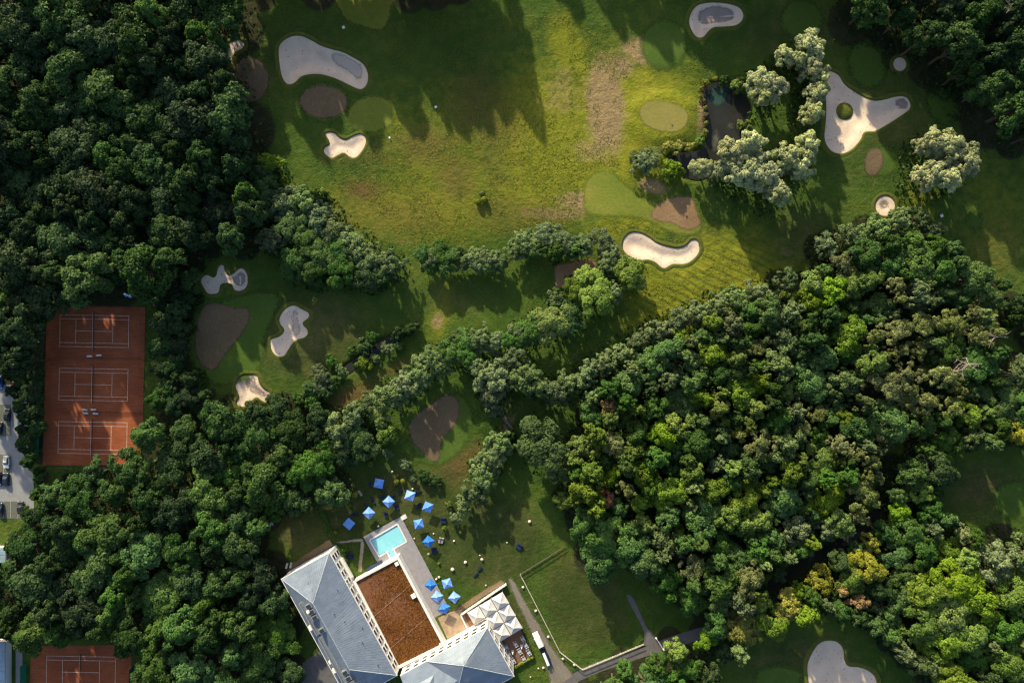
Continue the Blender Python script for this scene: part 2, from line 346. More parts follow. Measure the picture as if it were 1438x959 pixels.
LAMPG = plain('lamp_lens', (0.7, 0.7, 0.68), 0.2, 0.05, 3, spec=0.6)
def pool_mat():
    m, n, N, L, P = new_mat('pool_water')
    L.new(ramp(N, L, noise(N, L, pos(N), 0.35, 3), [(0.3, (0.20, 0.58, 0.68)), (0.7, (0.30, 0.68, 0.76))]), P.inputs['Base Color'])
    P.inputs['Roughness'].default_value = 0.06; P.inputs['IOR'].default_value = 1.33
    bump(N, L, P, noise(N, L, pos(N), 2.5, 3), 0.02); return m
POOLW = pool_mat()
def zinc_mat():
    m, n, N, L, P = new_mat('zinc_roof'); p = pos(N)
    mp = N.new('ShaderNodeMapping'); mp.inputs['Rotation'].default_value = (0, 0, math.radians(-29)); L.new(p, mp.inputs[0])
    st = N.new('ShaderNodeMapping'); st.inputs['Scale'].default_value = (0.25, 2.0, 1); L.new(mp.outputs[0], st.inputs[0])
    f = mathn(N, L, 'ADD', mathn(N, L, 'MULTIPLY', noise(N, L, st.outputs[0], 0.6, 4), 0.5), mathn(N, L, 'MULTIPLY', noise(N, L, p, 0.35, 5), 0.5))
    L.new(ramp(N, L, f, [(0.32, (0.135, 0.175, 0.245)), (0.55, (0.185, 0.232, 0.305)), (0.75, (0.235, 0.285, 0.355))]), P.inputs['Base Color'])
    stain = ramp(N, L, noise(N, L, p, 0.16, 6, 0.75), [(0.42, (0.84, 0.85, 0.85)), (0.56, (1, 1, 1))]); src = P.inputs['Base Color'].links[0].from_socket
    L.new(mixc(N, L, 1.0, src, stain, 'MULTIPLY'), P.inputs['Base Color'])
    P.inputs['Roughness'].default_value = 0.55; P.inputs['Metallic'].default_value = 0.15
    return m
ZINC = zinc_mat()
SEDUM = [plain('sedum_soil', (0.165, 0.070, 0.034), 0.95, 0.35, 0.8, 0.06),
         leaf_mat('sedum_plants', (0.120, 0.048, 0.018), (0.250, 0.120, 0.036), 0.005, 0.1)]

# ------------------------------------------------------------------ traced outlines (photo pixels -> metres on the ground)
def outline(pts, step=0.8): return spline([W(*p) for p in pts], step)
def oval(cx, cy_, rx, ry, rot=0, n=20):
    c, s = math.cos(math.radians(rot)), math.sin(math.radians(rot))
    return [(cx + rx * math.cos(t) * c - ry * math.sin(t) * s, cy_ + rx * math.cos(t) * s + ry * math.sin(t) * c) for t in [2 * math.pi * i / n for i in range(n)]]
BUNK = [  # outline, darker patch, label
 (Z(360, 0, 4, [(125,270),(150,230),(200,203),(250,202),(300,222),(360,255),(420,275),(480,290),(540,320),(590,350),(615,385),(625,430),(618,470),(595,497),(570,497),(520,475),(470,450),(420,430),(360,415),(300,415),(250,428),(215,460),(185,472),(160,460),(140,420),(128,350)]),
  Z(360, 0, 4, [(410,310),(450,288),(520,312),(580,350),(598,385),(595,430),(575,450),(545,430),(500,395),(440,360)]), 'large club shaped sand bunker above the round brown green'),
 (Z(360, 0, 4, [(385,750),(410,742),(440,750),(460,770),(500,785),(540,765),(580,752),(605,765),(613,790),(600,830),(570,870),(545,884),(520,878),(500,860),(480,855),(450,870),(420,884),(390,868),(376,845),(385,825),(408,810),(405,785)]),
  None, 'small four-lobed sand bunker with pale even sand'),
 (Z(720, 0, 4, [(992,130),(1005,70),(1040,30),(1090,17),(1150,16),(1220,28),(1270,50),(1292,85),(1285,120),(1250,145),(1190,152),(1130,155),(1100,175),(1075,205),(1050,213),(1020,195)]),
  Z(720, 0, 4, [(1035,90),(1050,55),(1090,32),(1150,25),(1210,38),(1245,65),(1250,100),(1220,125),(1150,135),(1080,140),(1045,120)]), 'ear shaped sand bunker with a dark grey floor'),
 (Z(1078, 0, 4, [(335,405),(395,420),(430,470),(480,510),(540,545),(600,567),(660,560),(715,545),(770,545),(797,575),(795,615),(750,650),(680,695),(600,738),(540,745),(515,790),(470,840),(420,864),(370,858),(335,825),(318,775),(325,690),(330,600),(325,500)]),
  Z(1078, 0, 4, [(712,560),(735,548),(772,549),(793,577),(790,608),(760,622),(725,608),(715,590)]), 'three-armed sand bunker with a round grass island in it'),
 (oval(1263.7, 90.5, 9, 9.5), oval(1265, 91, 2.6, 1.6), 'tiny round grey sand bunker at the edge of the wood'),
 (oval(1243, 289.2, 13.6, 14), oval(1241.5, 287, 8.5, 8), 'round sand bunker with a ring of pale sand round a darker floor'),
 (Z(720, 240, 4, [(618,430),(625,385),(660,350),(710,348),(760,370),(810,405),(870,425),(930,435),(975,420),(1005,390),(1035,390),(1050,425),(1045,460),(1015,495),(970,520),(900,522),(855,545),(830,535),(800,510),(760,497),(710,500),(660,480),(635,460)]),
  None, 'sunlit pinkish sand bunker below the two-tone green'),
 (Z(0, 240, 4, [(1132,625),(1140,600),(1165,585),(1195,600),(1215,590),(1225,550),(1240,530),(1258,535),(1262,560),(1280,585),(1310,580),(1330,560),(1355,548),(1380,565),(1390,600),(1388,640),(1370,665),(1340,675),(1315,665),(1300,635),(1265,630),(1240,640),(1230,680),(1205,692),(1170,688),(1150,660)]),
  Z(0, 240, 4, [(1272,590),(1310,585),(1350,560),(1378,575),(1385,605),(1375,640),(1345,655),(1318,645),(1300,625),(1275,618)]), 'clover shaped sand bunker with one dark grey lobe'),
 ([(392.5,447.5),(397.5,437.5),(405,431.3),(413.8,429.3),(425,435),(432.5,438.8),(434.3,443.8),(430,448.8),(425.5,452.5),(426.3,457.5),(431.3,462.5),(432,468.8),(427.5,473.8),(418.8,476.3),(412.5,480),(406.3,488.8),(400,498.8),(393.8,500.8),(386.3,497.5),(381.3,490),(380,480),(381.3,476.3),(392.5,472.5),(398.8,466.3),(398.8,461.3),(393.8,455)],
  [(408,440),(414,434),(420,440),(421,452),(424,462),(420,472),(408,477),(403,483),(401,480),(407,470),(408,455)], 'narrow-waisted sand bunker beside the large brown green'),
 ([(331.3,542.5),(335,531.3),(342.5,526.3),(350,525.8),(360,526.8),(362.5,530),(365,538.8),(371.3,546.3),(378,550),(379,555),(376.3,561.3),(372,564.3),(366.3,561.3),(360,557.5),(350,565),(343.8,570),(336.3,570),(332.5,565),(336.3,557.5),(333.8,548.8)],
  [(343,535),(350,528),(359,529),(362,538),(370,547),(376,552),(374,560),(364,556),(354,554),(346,547)], 'three-lobed sand bunker with a darker half near the trees'),
 (Z(1078, 719, 4, [(218,870),(225,830),(250,780),(280,740),(320,720),(370,720),(405,740),(422,775),(428,830),(450,860),(500,865),(550,880),(590,910),(607,945),(605,1000),(560,1060),(420,1090),(300,1070),(240,1010),(225,940)]),
  None, 'kidney shaped grey sand bunker below the big bright crowns'),
 (Z(0, 0, 4, [(1265,360),(1270,300),(1275,260),(1295,235),(1330,225),(1360,235),(1370,255),(1355,275),(1320,290),(1305,315),(1300,350),(1285,372)]),
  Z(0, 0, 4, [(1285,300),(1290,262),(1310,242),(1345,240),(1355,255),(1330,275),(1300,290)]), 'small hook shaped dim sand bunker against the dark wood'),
]
PONDS = [
 (Z(720, 0, 4, [(1075,520),(1090,480),(1130,462),(1180,462),(1230,480),(1270,510),(1320,555),(1345,620),(1325,690),(1295,745),(1265,800),(1230,860),(1190,900),(1150,930),(1120,980),(1060,1010),(980,1000),(930,960),(880,920),(870,880),(920,860),(1000,850),(1060,835),(1090,800),(1093,750),(1083,680),(1085,620),(1076,560)]), 'dark pond below the willows'),
 ([(474,528),(480,518),(492,508),(508,498),(520,488),(534,478),(548,472),(560,474),(556,484),(540,490),(528,498),(514,510),(500,518),(486,527)], 'narrow dark ditch pond among low shrubs'),
 ([(1230,714),(1238,722),(1228,738),(1214,750),(1196,762),(1176,772),(1158,780),(1140,790),(1118,802),(1098,818),(1080,824),(1086,812),(1108,797),(1130,784),(1150,773),(1170,764),(1190,753),(1208,740),(1220,726)], 'winding dark stream in the wood'),
]
BO = [outline(b[0], 0.6) for b in BUNK]
PO = [outline(p[0], 0.8) for p in PONDS]
FLATS = [(0, 400, 215, 720), (-60, 700, 215, 1010), (380, 660, 960, 1010), (860, 90, 1060, 270), (440, 450, 590, 550), (1060, 690, 1260, 850)]
def hz0(x, y):
    x = np.asarray(x, float); y = np.asarray(y, float)
    m = np.ones(np.shape(x))
    for a, b, c, d in FLATS:
        x0, y1 = W(a, b); x1, y0 = W(c, d)
        dd = np.maximum(np.maximum(x0 - x, x - x1), np.maximum(y0 - y, y - y1)); m = np.minimum(m, ss(dd / 12.0))
    z = m * (1.5 * (vnoise(x, y, 34, 1) - 0.5) + 0.55 * (vnoise(x, y, 11, 2) - 0.5))
    gx, gy = W(932, 166)                                  # raised green beside the pond
    r = np.hypot((x - gx) / 9.6, (y - gy) / 6.6)
    z = z + 0.9 * ss((1.75 - r) / 0.75)
    far = np.hypot(x, y)
    return z * (1 - ss((far - 300) / 200))
def sheet(name, poly, mat, off, sp=1.0, zf=None, parent=None, smooth=True):
    lo, hi = poly.min(0), poly.max(0)
    gx, gy = np.meshgrid(np.arange(lo[0], hi[0], sp), np.arange(lo[1], hi[1], sp)); gx = gx.ravel(); gy = gy.ravel()
    d = sdist(poly, gx, gy); k = d > sp * 0.45
    n = len(poly); pts = [Vector(p) for p in poly] + [Vector((a, b)) for a, b in zip(gx[k], gy[k])]
    v, e, f, *_ = delaunay_2d_cdt(pts, [(i, (i + 1) % n) for i in range(n)], [], 1, 1e-5)
    xy = np.array([(p.x, p.y) for p in v])
    z = (zf(xy[:, 0], xy[:, 1]) if zf else hz0(xy[:, 0], xy[:, 1])) + off
    fs = []
    for t in f:
        a, b, c = (xy[i] for i in t[:3])
        fs.append(t if (b[0]-a[0])*(c[1]-a[1])-(b[1]-a[1])*(c[0]-a[0]) > 0 else t[::-1])
    me = np_mesh(name, np.column_stack([xy, z]), np.array(fs), mat, smooth)
    at = me.attributes.new('edge', 'FLOAT', 'POINT'); at.data.foreach_set('value', np.maximum(sdist(poly, xy[:, 0], xy[:, 1]), 0).astype(np.float32))
    return link(name, me, parent)

# ------------------------------------------------------------------ trees: where they stand (needed for the ground under them)
TREES = []            # px, py (crown centre as seen), radius px, species, height m, place key
def T(px, py, r, sp, h, place): TREES.append((px, py, r * (1.15 if place in ('hedge_left', 'hedge_right') else 1.0), sp, h, place))
# willows and pond side
for a in [(1136,70,26),(1141,102,20),(1146,132,19),(1140,158,18),(1100,80,14),(1120,88,13),(1152,116,13)]: T(*a, 'willow', 14, 'willow_column')
for a in [(1068,116,24),(1084,122,22),(1072,134,18)]: T(*a, 'willow', 13, 'willow_bank')
for a in [(1030,216,25),(1052,203,22),(1070,246,30),(1104,224,24),(1132,208,24),(1094,272,22),(1046,242,22),(1122,236,20)]: T(*a, 'willow', 16, 'willow_group')
T(985,235,17,'willow',8,'willow_small'); T(1013,236,14,'willow',9,'willow_group')
for a in [(1326,206,28),(1352,232,28),(1304,246,24),(1330,252,22),(1304,206,18)]: T(*a, 'willow', 16, 'willow_lone')
for px, py, r, sp in [(905,228,18,'grey'),(920,222,16,'pine'),(950,208,10,'yellow'),(936,208,9,'yellow'),(943,238,17,'lime'),(984,199,9,'lime'),(992,116,6,'yellow'),(985,126,5,'yellow'),(983,136,4,'yellow'),(1017,113,8,'green'),(1036,120,11,'lime'),(968,206,8,'yellow'),(890,222,9,'grey'),(1002,252,10,'grey'),(1040,176,7,'lime'),(987.5,142.5,4,'tan'),(989.5,152,3.5,'yellow'),(990,162,4,'tan'),(991,174,3.5,'yellow'),(991,186,4.5,'yellow'),(1050,172,4,'lime'),(1045,182,4,'green'),(1053,160,3.5,'green'),(1005,111,4,'yellow'),(926,213,8,'pine'),(900,214,8,'pine'),(957,204,7,'yellow'),(1050,190,6,'lime')]:
    T(px, py, r, sp, max(1.6, r * 0.30), 'pond_shrub')
# hedge rows across the course
for px, py, r, sp in [(614,362,23,'green'),(604,366,17,'grey'),(626,368,18,'green'),(650,367,14,'grey'),(671,368,16,'grey'),(694,367,17,'grey'),(684,374,13,'green'),(640,360,16,'green'),(660,362,15,'grey'),(683,361,15,'grey'),(596,358,13,'green'),(704,371,11,'green')]: T(px, py, r, sp, 7, 'hedge_mid')
for px, py, r, sp in [(735,342,19,'grey'),(764,335,21,'grey'),(792,342,19,'grey'),(820,345,15,'grey'),(848,343,18,'grey'),(856,360,16,'grey'),(850,377,14,'grey'),(750,350,16,'green'),(780,352,14,'green'),(727,352,12,'grey'),(810,352,12,'green')]: T(px, py, r, sp, 6.5, 'hedge_right')
for px, py, r, sp, h in [(832,412,32,'lime',10),(810,408,20,'lime',9),(885,384,24,'lime',9),(782,422,17,'grey',8),(862,412,14,'grey',8),(775,452,28,'lime',10),(800,446,24,'green',9),(745,464,22,'green',9),(730,472,18,'grey',8)]: T(px, py, r, sp, h, 'bright_row')
for px, py, r, sp in [(545,372,19,'grey'),(523,364,22,'grey'),(497,348,24,'grey'),(470,328,24,'grey'),(449,304,22,'grey'),(428,284,20,'grey'),(455,358,26,'green'),(430,334,22,'green'),(408,318,22,'green'),(396,285,22,'grey'),(382,336,18,'grey'),(412,372,20,'green'),(442,384,18,'dark'),(480,378,22,'green'),(518,389,18,'dark'),(372,264,20,'dark'),(445,271,8,'lime'),(380,228,14,'lime'),(362,240,18,'dark'),(534,388,15,'dark'),(475,352,20,'green')]: T(px, py, r, sp, 9, 'hedge_left')
# shrubs on the ditch
for px, py, r, sp in [(450,528,16,'grey'),(447,545,13,'grey'),(434,546,14,'green'),(480,521,10,'grey'),(510,512,12,'lime'),(527,504,8,'grey'),(512,486,12,'green'),(545,490,10,'grey'),(422,560,12,'green'),(466,507,10,'green'),(437,562,12,'green'),(458,550,12,'green'),(525,474,10,'green'),(560,468,12,'dark'),(578,462,11,'dark'),(495,494,9,'green'),(470,535,10,'green'),(562,486,8,'green')]: T(px, py, r, sp, max(2.2, r * 0.30), 'ditch_shrub')
# belt between course and hotel
for px, py, r, sp, h in [(550,557,25,'grey',9),(570,540,22,'grey',9),(588,524,24,'grey',9),(611,508,23,'grey',9),(633,496,20,'green',9),(655,498,18,'green',9),(695,532,28,'grey',11),(694,560,23,'grey',10),(672,516,18,'grey',9),(475,602,25,'grey',10),(495,588,20,'grey',9),(507,574,13,'lime',6),(533,580,17,'lime',7),(520,566,16,'grey',7),(544,612,19,'lime',6),(545,637,8,'grey',3),(569,652,9,'grey',3),(597,668,11,'dark',2.5),(612,674,9,'dark',2.2),(580,672,5,'grey',1.8),(655,480,18,'green',8),(675,476,18,'grey',8),(698,482,18,'grey',8),(716,478,18,'green',8),(720,505,22,'grey',10),(640,478,14,'green',7),(735,530,27,'grey',11),(757,545,20,'grey',10),(780,552,22,'grey',10),(802,538,19,'grey',10),(827,524,19,'grey',10),(850,510,18,'grey',10),(876,494,20,'grey',10),(900,478,18,'grey',10),(925,464,19,'grey',10),(950,452,18,'grey',10),(978,440,18,'grey',10),(1005,428,19,'grey',10),(1036,420,19,'grey',10),(1065,412,19,'grey',10),(976,428,8,'grey',8)]: T(px, py, r, sp, h, 'belt')
for px, py, r, sp, h in [(702,622,20,'grey',9),(692,644,23,'grey',9),(680,667,23,'grey',9),(665,690,19,'grey',8),(652,708,15,'grey',7),(630,709,6,'lime',2.2),(640,727,9,'grey',3),(624,742,4,'lime',1.6),(716,612,12,'dark',6)]: T(px, py, r, sp, h, 'lawn_row')
# noted crowns in the central wood
T(765,630,42,'green',15,'round_tree'); T(814,627,18,'lime',13,'wood'); T(855,570,12,'tan',14,'tan_tree'); T(852,700,12,'red',13,'red_tree')
for px, py, r, sp, h in [(1140,400,20,'lime',15),(1165,412,24,'lime',16),(1190,405,20,'lime',15),(1215,395,20,'lime',15),(1135,425,20,'lime',15),(1110,440,20,'grey',15),(1255,402,16,'pine',16),(1290,370,30,'green',14),(1320,378,26,'green',14),(1105,335+60,18,'grey',12),(1160,345,18,'grey',10),(1195,335,20,'grey',10),(1230,322,22,'grey',10),(1262,312,22,'grey',10),(1290,308,18,'grey',9),(1312,324,16,'grey',9),(1040,552,24,'lime',15),(1062,540,20,'lime',15),(1000,500,22,'lime',15),(965,506,20,'grey',15),(930,610,22,'lime',15),(945,596,18,'lime',15),(1010,610,16,'grey',15),(1034,607,13,'yellow',13),(1064,620,26,'pine',17),(1098,625,30,'grey',17),(1178,622,20,'pine',16),(1000,690,22,'lime',15),(1020,720,24,'lime',15),(1045,700,24,'lime',15),(1060,730,24,'lime',15),(900,705,15,'lime',12),(795,703,16,'lime',10),(1240,545,30,'pine',18),(1265,525,24,'pine',18),(1290,560,26,'pine',18),(1320,530,24,'pine',18),(1330,570,22,'pine',17),(1285,460,26,'pine',17),(1250,470,22,'pine',17),(1330,455,26,'pine',17),(1370,470,22,'pine',16)]: T(px, py, r, sp, h, 'wood')
T(848,748,34,'green',14,'field_trees'); T(840,790,28,'green',13,'field_trees'); T(885,765,28,'green',14,'field_trees'); T(905,790,26,'green',14,'field_trees'); T(930,755,24,'grey',14,'field_trees'); T(820,735,22,'green',13,'field_trees')
# bottom right
for px, py, r, sp, h in [(1300,828,32,'lime',16),(1335,815,32,'lime',16),(1368,838,34,'lime',16),(1295,870,34,'lime',15),(1330,860,34,'lime',16),(1322,900,30,'lime',15),(1356,885,32,'lime',15),(1395,790,32,'grey',16),(1420,830,28,'lime',16),(1412,880,30,'green',15),(1410,925,30,'lime',14),(1436,780,30,'grey',16),(1150,815,20,'yellow',12),(1105,850,22,'yellow',12),(1040,884,27,'yellow',12),(1085,872,24,'lime',12),(1215,795,26,'yellow',14),(1192,810,22,'lime',13),(1352,748,15,'pine',13),(1180,825,10,'tan',12),(1202,842,14,'tan',12),(1290,690,18,'lime',12),(1262,718,16,'lime',11),(1275,745,24,'green',12),(1290,775,26,'green',13),(1305,715,18,'green',12)]: T(px, py, r, sp, h, 'right_wood')
EXPL = len(TREES)
STREAM = [(1262,622),(1246,668),(1236,715),(1205,748),(1160,776),(1118,800),(1085,828)]
REGIONS = [  # polygon, radius range px, heights, species weights, place
 ([(-45,-50),(318,-50),(322,20),(300,60),(312,95),(322,150),(330,185),(340,215),(355,235),(360,300),(345,335),(300,345),(262,350),(235,385),(190,390),(150,405),(95,415),(50,440),(40,490),(30,512),(-45,520)], (21,33), (14,22), {'dimmed':.5,'dark':.44,'green':.06}, 'left_wood', 0.78),
 ([(222,385),(268,375),(278,395),(262,440),(255,500),(268,530),(300,560),(250,575),(222,560),(226,480)], (12,17), (7,9), {'dimmed':.5,'dark':.5}, 'court_hedge', 0.8),
 ([(215,585),(300,560),(330,582),(400,572),(450,582),(500,600),(515,625),(482,650),(470,690),(430,692),(375,722),(350,760),(362,800),(400,830),(410,870),(415,959),(420,1000),(200,1010),(200,905),(160,888),(50,890),(18,880),(-45,910),(-45,800),(10,795),(35,752),(70,700),(110,668),(180,656)], (20,29), (11,18), {'dark':.6,'green':.28,'dimmed':.12}, 'lower_wood', 0.84),
 ([(830,560),(880,515),(930,482),(1000,450),(1060,430),(1110,415),(1160,370),(1230,335),(1290,318),(1330,340),(1385,390),(1395,430),(1395,510),(1335,585),(1262,630),(1240,695),(1215,730),(1155,765),(1095,800),(1062,838),(1000,850),(940,838),(900,810),(860,720),(800,715),(800,650),(825,600)], (13,25), (10,20), {'green':.42,'lime':.24,'grey':.16,'pine':.06,'dark':.12}, 'wood', 0.80),
 ([(1470,500),(1400,530),(1345,590),(1290,640),(1262,680),(1248,715),(1195,768),(1120,808),(1050,850),(1000,876),(940,912),(870,940),(800,985),(960,1000),(1010,945),(1070,890),(1140,858),(1200,862),(1240,890),(1290,935),(1380,990),(1470,990),(1470,770),(1400,762),(1335,735),(1312,690),(1340,640),(1400,622),(1470,612)], (15,24), (9,16), {'green':.5,'lime':.22,'grey':.14,'dark':.1,'yellow':.04}, 'right_wood', 0.84),
 ([(1212,-110),(1218,10),(1252,36),(1302,60),(1345,98),(1384,134),(1412,165),(1475,215),(1475,-110)], (18,28), (19,23), {'dimmed':.5,'dark':.4,'grey':.1}, 'top_right_wood', 0.86),
 ([(1395,390),(1420,405),(1475,470),(1475,505),(1415,445),(1390,410)], (11,17), (6,8), {'dark':.6,'green':.4}, 'edge_shrub', 0.8),
 ([(12,520),(48,512),(60,560),(52,630),(40,650),(22,560)], (10,15), (6,8), {'dark':.7,'green':.3}, 'car_park_tree', 0.8),
 ([(55,650),(62,690),(52,730),(38,760),(10,770),(25,745),(52,700)], (8,12), (3,5), {'green':.7,'dark':.3}, 'car_park_tree', 0.8),
]
for poly, rr, hh, wts, place, tight in REGIONS:
    P = np.array(poly, float); lo, hi = P.min(0), P.max(0); own = 0
    area = abs(sum(P[i][0]*P[i-1][1]-P[i-1][0]*P[i][1] for i in range(len(P)))) / 2
    n_try = int(area / 6) + 400
    for i_ in range(n_try):
        x = R_.uniform(lo[0], hi[0]); y = R_.uniform(lo[1], hi[1])
        r = R_.uniform(rr[1] * 1.0, rr[1] * 1.28) if i_ < n_try * 0.006 else R_.uniform(*rr) if i_ < n_try * 0.35 else R_.uniform(rr[0] * .72, rr[1] * .8)
        if not inside(P, np.array(x), np.array(y)): continue
        ok = True
        for t in TREES:
            q = (t[2] + r) * tight * 0.86
            if abs(t[0] - x) < q and abs(t[1] - y) < q and math.hypot(t[0] - x, t[1] - y) < q: ok = False; break
        if not ok: continue
        if place in ('wood', 'right_wood') and 600 < y < 860 and 1070 < x < 1300:      # leave the stream open
            ds_ = 1e9
            for (ax, ay), (bx_, by_) in zip(STREAM, STREAM[1:]):
                t_ = max(0, min(1, ((x - ax) * (bx_ - ax) + (y - ay) * (by_ - ay)) / ((bx_ - ax) ** 2 + (by_ - ay) ** 2))); ds_ = min(ds_, math.hypot(x - ax - t_ * (bx_ - ax), y - ay - t_ * (by_ - ay)))
            if ds_ < r * 0.8 + 6: continue
        wt = dict(wts)
        if place == 'wood':
            if x > 1200 and y > 420: wt = {'pine': .42, 'grey': .25, 'green': .28, 'lime': .05}
            elif x > 1240: wt = {'green': .6, 'grey': .3, 'dark': .1}
        sp = R_.choices(list(wt), list(wt.values()))[0]
        T(x, y, r, sp, R_.uniform(*hh) * (0.72 if place == 'lower_wood' and x > 370 else 1.0), place)
# the wood goes on past the upper edge: its shade lies across the course
for poly, h0 in (([(325,-38),(530,-42),(552,-30),(668,-34),(680,-60),(690,-70),(650,-190),(300,-190)], (20, 23)), ([(735,-188),(800,-186),(850,-165),(900,-135),(960,-108),(1000,-74),(1190,-62),(1190,-260),(712,-260)], (19, 22))):
    P = np.array(poly, float); lo, hi = P.min(0), P.max(0)
    for _ in range(2500):
        x, y = R_.uniform(lo[0], hi[0]), R_.uniform(lo[1], hi[1]); r = R_.uniform(22, 28)
        if inside(P, np.array(x), np.array(y)) and all(math.hypot(t[0] - x, t[1] - y) > (t[2] + r) * .66 for t in TREES[EXPL:]): T(x, y, r, R_.choice(['dark', 'dimmed']), R_.uniform(*h0), 'top_wood')
TB = []                                  # trunk base in metres, crown radius in metres
for px, py, r, sp, h, pl in TREES:
    hc = h * (0.62 if h > 5 else 0.5); k = S * (H - hc) / H
    TB.append(((px - 719) * k, (479.5 - py) * k, r * k))
TB = np.array(TB)

# ------------------------------------------------------------------ the ground: one sheet to the horizon
def axis(lo, hi, st):
    a = list(np.arange(lo, hi + st / 2, st)); s = st; x = a[-1]; y = a[0]; up = []; dn = []
    while x < 2600: s *= 1.5; x += s; up.append(x)
    s = st
    while y > -2600: s *= 1.5; y -= s; dn.append(y)
    return np.array(dn[::-1] + a + up)
gx = axis(-186, 186, 1.0); gy = axis(-128, 128, 1.0)
GX, GY = np.meshgrid(gx, gy); X = GX.ravel(); Y = GY.ravel(); Zg = hz0(X, Y)
near = (np.abs(X) < 190) & (np.abs(Y) < 132)
for pl in BO:
    lo, hi = pl.min(0) - 3, pl.max(0) + 3; k = np.where((X > lo[0]) & (X < hi[0]) & (Y > lo[1]) & (Y < hi[1]))[0]
    Zg[k] -= 1.8 * ss((sdist(pl, X[k], Y[k]) + 0.7) / 0.9)
for pl in PO:
    lo, hi = pl.min(0) - 3, pl.max(0) + 3; k = np.where((X > lo[0]) & (X < hi[0]) & (Y > lo[1]) & (Y < hi[1]))[0]
    Zg[k] -= 1.3 * ss((sdist(pl, X[k], Y[k]) + 1.0) / 1.6)
POOL_PX = Z(360, 719, 4, [(643,158),(791,72),(838,163),(764,204),(785,246),(760,262),(737,217),(692,243)])
DECK_PX = Z(360, 719, 4, [(600,138),(812,24),(1088,548),(1000,592),(800,262),(690,300)])
poolW = np.array([W(*p) for p in POOL_PX]); deckW = np.array([W(*p) for p in DECK_PX])
k = np.where(near)[0]; Zg[k] -= 0.9 * ss((sdist(deckW, X[k], Y[k]) - 0.3) / 0.6)     # pit for the pool, under the deck
nx, ny = len(gx), len(gy)
I = np.arange(nx * ny).reshape(ny, nx)
F = np.column_stack([I[:-1, :-1].ravel(), I[:-1, 1:].ravel(), I[1:, 1:].ravel(), I[1:, :-1].ravel()])
gme = np_mesh('ground', np.column_stack([X, Y, Zg]), F, G_ROUGH, True)
def blobs(lst):
    a = np.zeros(len(X))
    for px, py, rx, ry, rot, st in lst:
        cx, cyy = W(px, py); c, s = math.cos(math.radians(-rot)), math.sin(math.radians(-rot))
        u = ((X - cx) * c + (Y - cyy) * s) / (rx * S); v = (-(X - cx) * s + (Y - cyy) * c) / (ry * S)
        a = np.maximum(a, st * np.exp(-(u * u + v * v) * 0.9))
    return a
A = {}
A['sun_warm'] = blobs([(600,290,160,60,0,.6),(1000,420,120,40,-20,.9),(760,200,80,120,0,.8),(800,70,30,60,-20,.8),(560,180,60,60,0,.4),(820,190,150,130,0,.75),(900,150,110,80,0,.7),(640,240,150,100,20,.5),(980,390,110,60,-20,.85),(760,270,120,60,0,.6),(640,150,110,80,0,.35),(880,320,70,50,0,.6),(1060,350,60,60,0,.5),(620,440,20,60,15,.5),(1290,280,40,40,0,.4),(1400,300,90,140,0,.35)])  # yellow grass tone painted where sunlight reaches the course
A['straw'] = blobs([(850,150,26,68,-4,.95),(905,72,34,20,10,.75),(872,92,24,22,0,.6),(815,285,40,20,0,.6),(918,262,22,10,15,.8),(830,210,40,25,0,.45),(790,130,40,60,0,.35),(985,160,8,40,5,.6),(780,300,70,12,0,.5),(615,450,10,14,0,.6),(870,365,24,10,0,.3),(700,625,14,60,25,.5),(1105,355,14,7,0,.5),(570,340,30,10,0,.3)])
A['brown'] = blobs([(815,840,40,70,-28,.75),(850,870,40,30,0,.5),(560,300,130,50,0,.5),(480,330,70,40,20,.4),(720,300,120,40,0,.45),(640,250,40,50,0,.6),(530,215,50,40,0,.4),(700,180,60,60,0,.5),(600,770,60,40,0,.3),(650,800,40,30,0,.35),(470,720,60,40,0,.3),(510,268,38,20,0,.8),(600,205,60,40,10,.6),(670,150,60,70,0,.55),(440,60,60,20,0,.4),(495,560,60,24,-30,.8),(560,515,40,14,-30,.6),(640,655,30,40,20,.8),(660,640,40,16,-50,.7),(1400,350,60,90,0,.4),(470,215,40,30,0,.4),(690,235,60,50,0,.4),(720,800,50,30,0,.3)])
A['lawn'] = blobs([(560,720,110,70,0,.9),(680,760,90,70,0,.9),(820,850,60,70,-28,.8),(440,740,60,40,0,.9),(1110,50,120,60,0,.5),(1230,170,130,110,0,.5),(1130,330,90,60,0,.5),(420,470,120,70,0,.75),(400,80,120,90,0,.4),(1380,690,80,50,0,.6),(640,420,90,40,0,.4),(700,870,80,50,0,.6),(1120,930,100,50,0,.6)])  # mown lawns, plus dark green painted over the shaded side of the course
A['track_a'] = blobs([(985,405,110,40,-25,1.0),(1040,370,60,50,-25,.8),(920,430,50,20,-25,.8),(700,300,200,60,0,.25)])
A['track_b'] = blobs([(820,850,60,75,-28,1.0),(780,130,60,120,0,.35),(640,440,60,50,0,.3)])
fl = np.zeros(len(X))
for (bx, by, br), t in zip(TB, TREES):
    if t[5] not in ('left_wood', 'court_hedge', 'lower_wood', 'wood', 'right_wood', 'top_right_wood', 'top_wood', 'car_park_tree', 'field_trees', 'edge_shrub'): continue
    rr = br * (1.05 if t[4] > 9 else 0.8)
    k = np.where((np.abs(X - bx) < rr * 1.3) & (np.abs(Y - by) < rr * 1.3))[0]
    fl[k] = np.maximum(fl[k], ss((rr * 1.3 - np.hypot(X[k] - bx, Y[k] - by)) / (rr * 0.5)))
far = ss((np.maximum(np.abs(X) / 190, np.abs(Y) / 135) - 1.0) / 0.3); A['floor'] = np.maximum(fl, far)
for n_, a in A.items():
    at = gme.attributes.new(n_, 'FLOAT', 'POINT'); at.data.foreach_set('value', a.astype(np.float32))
tag(link('ground', gme), 'rough grass ground of the golf course and park', 'ground', kind='structure')

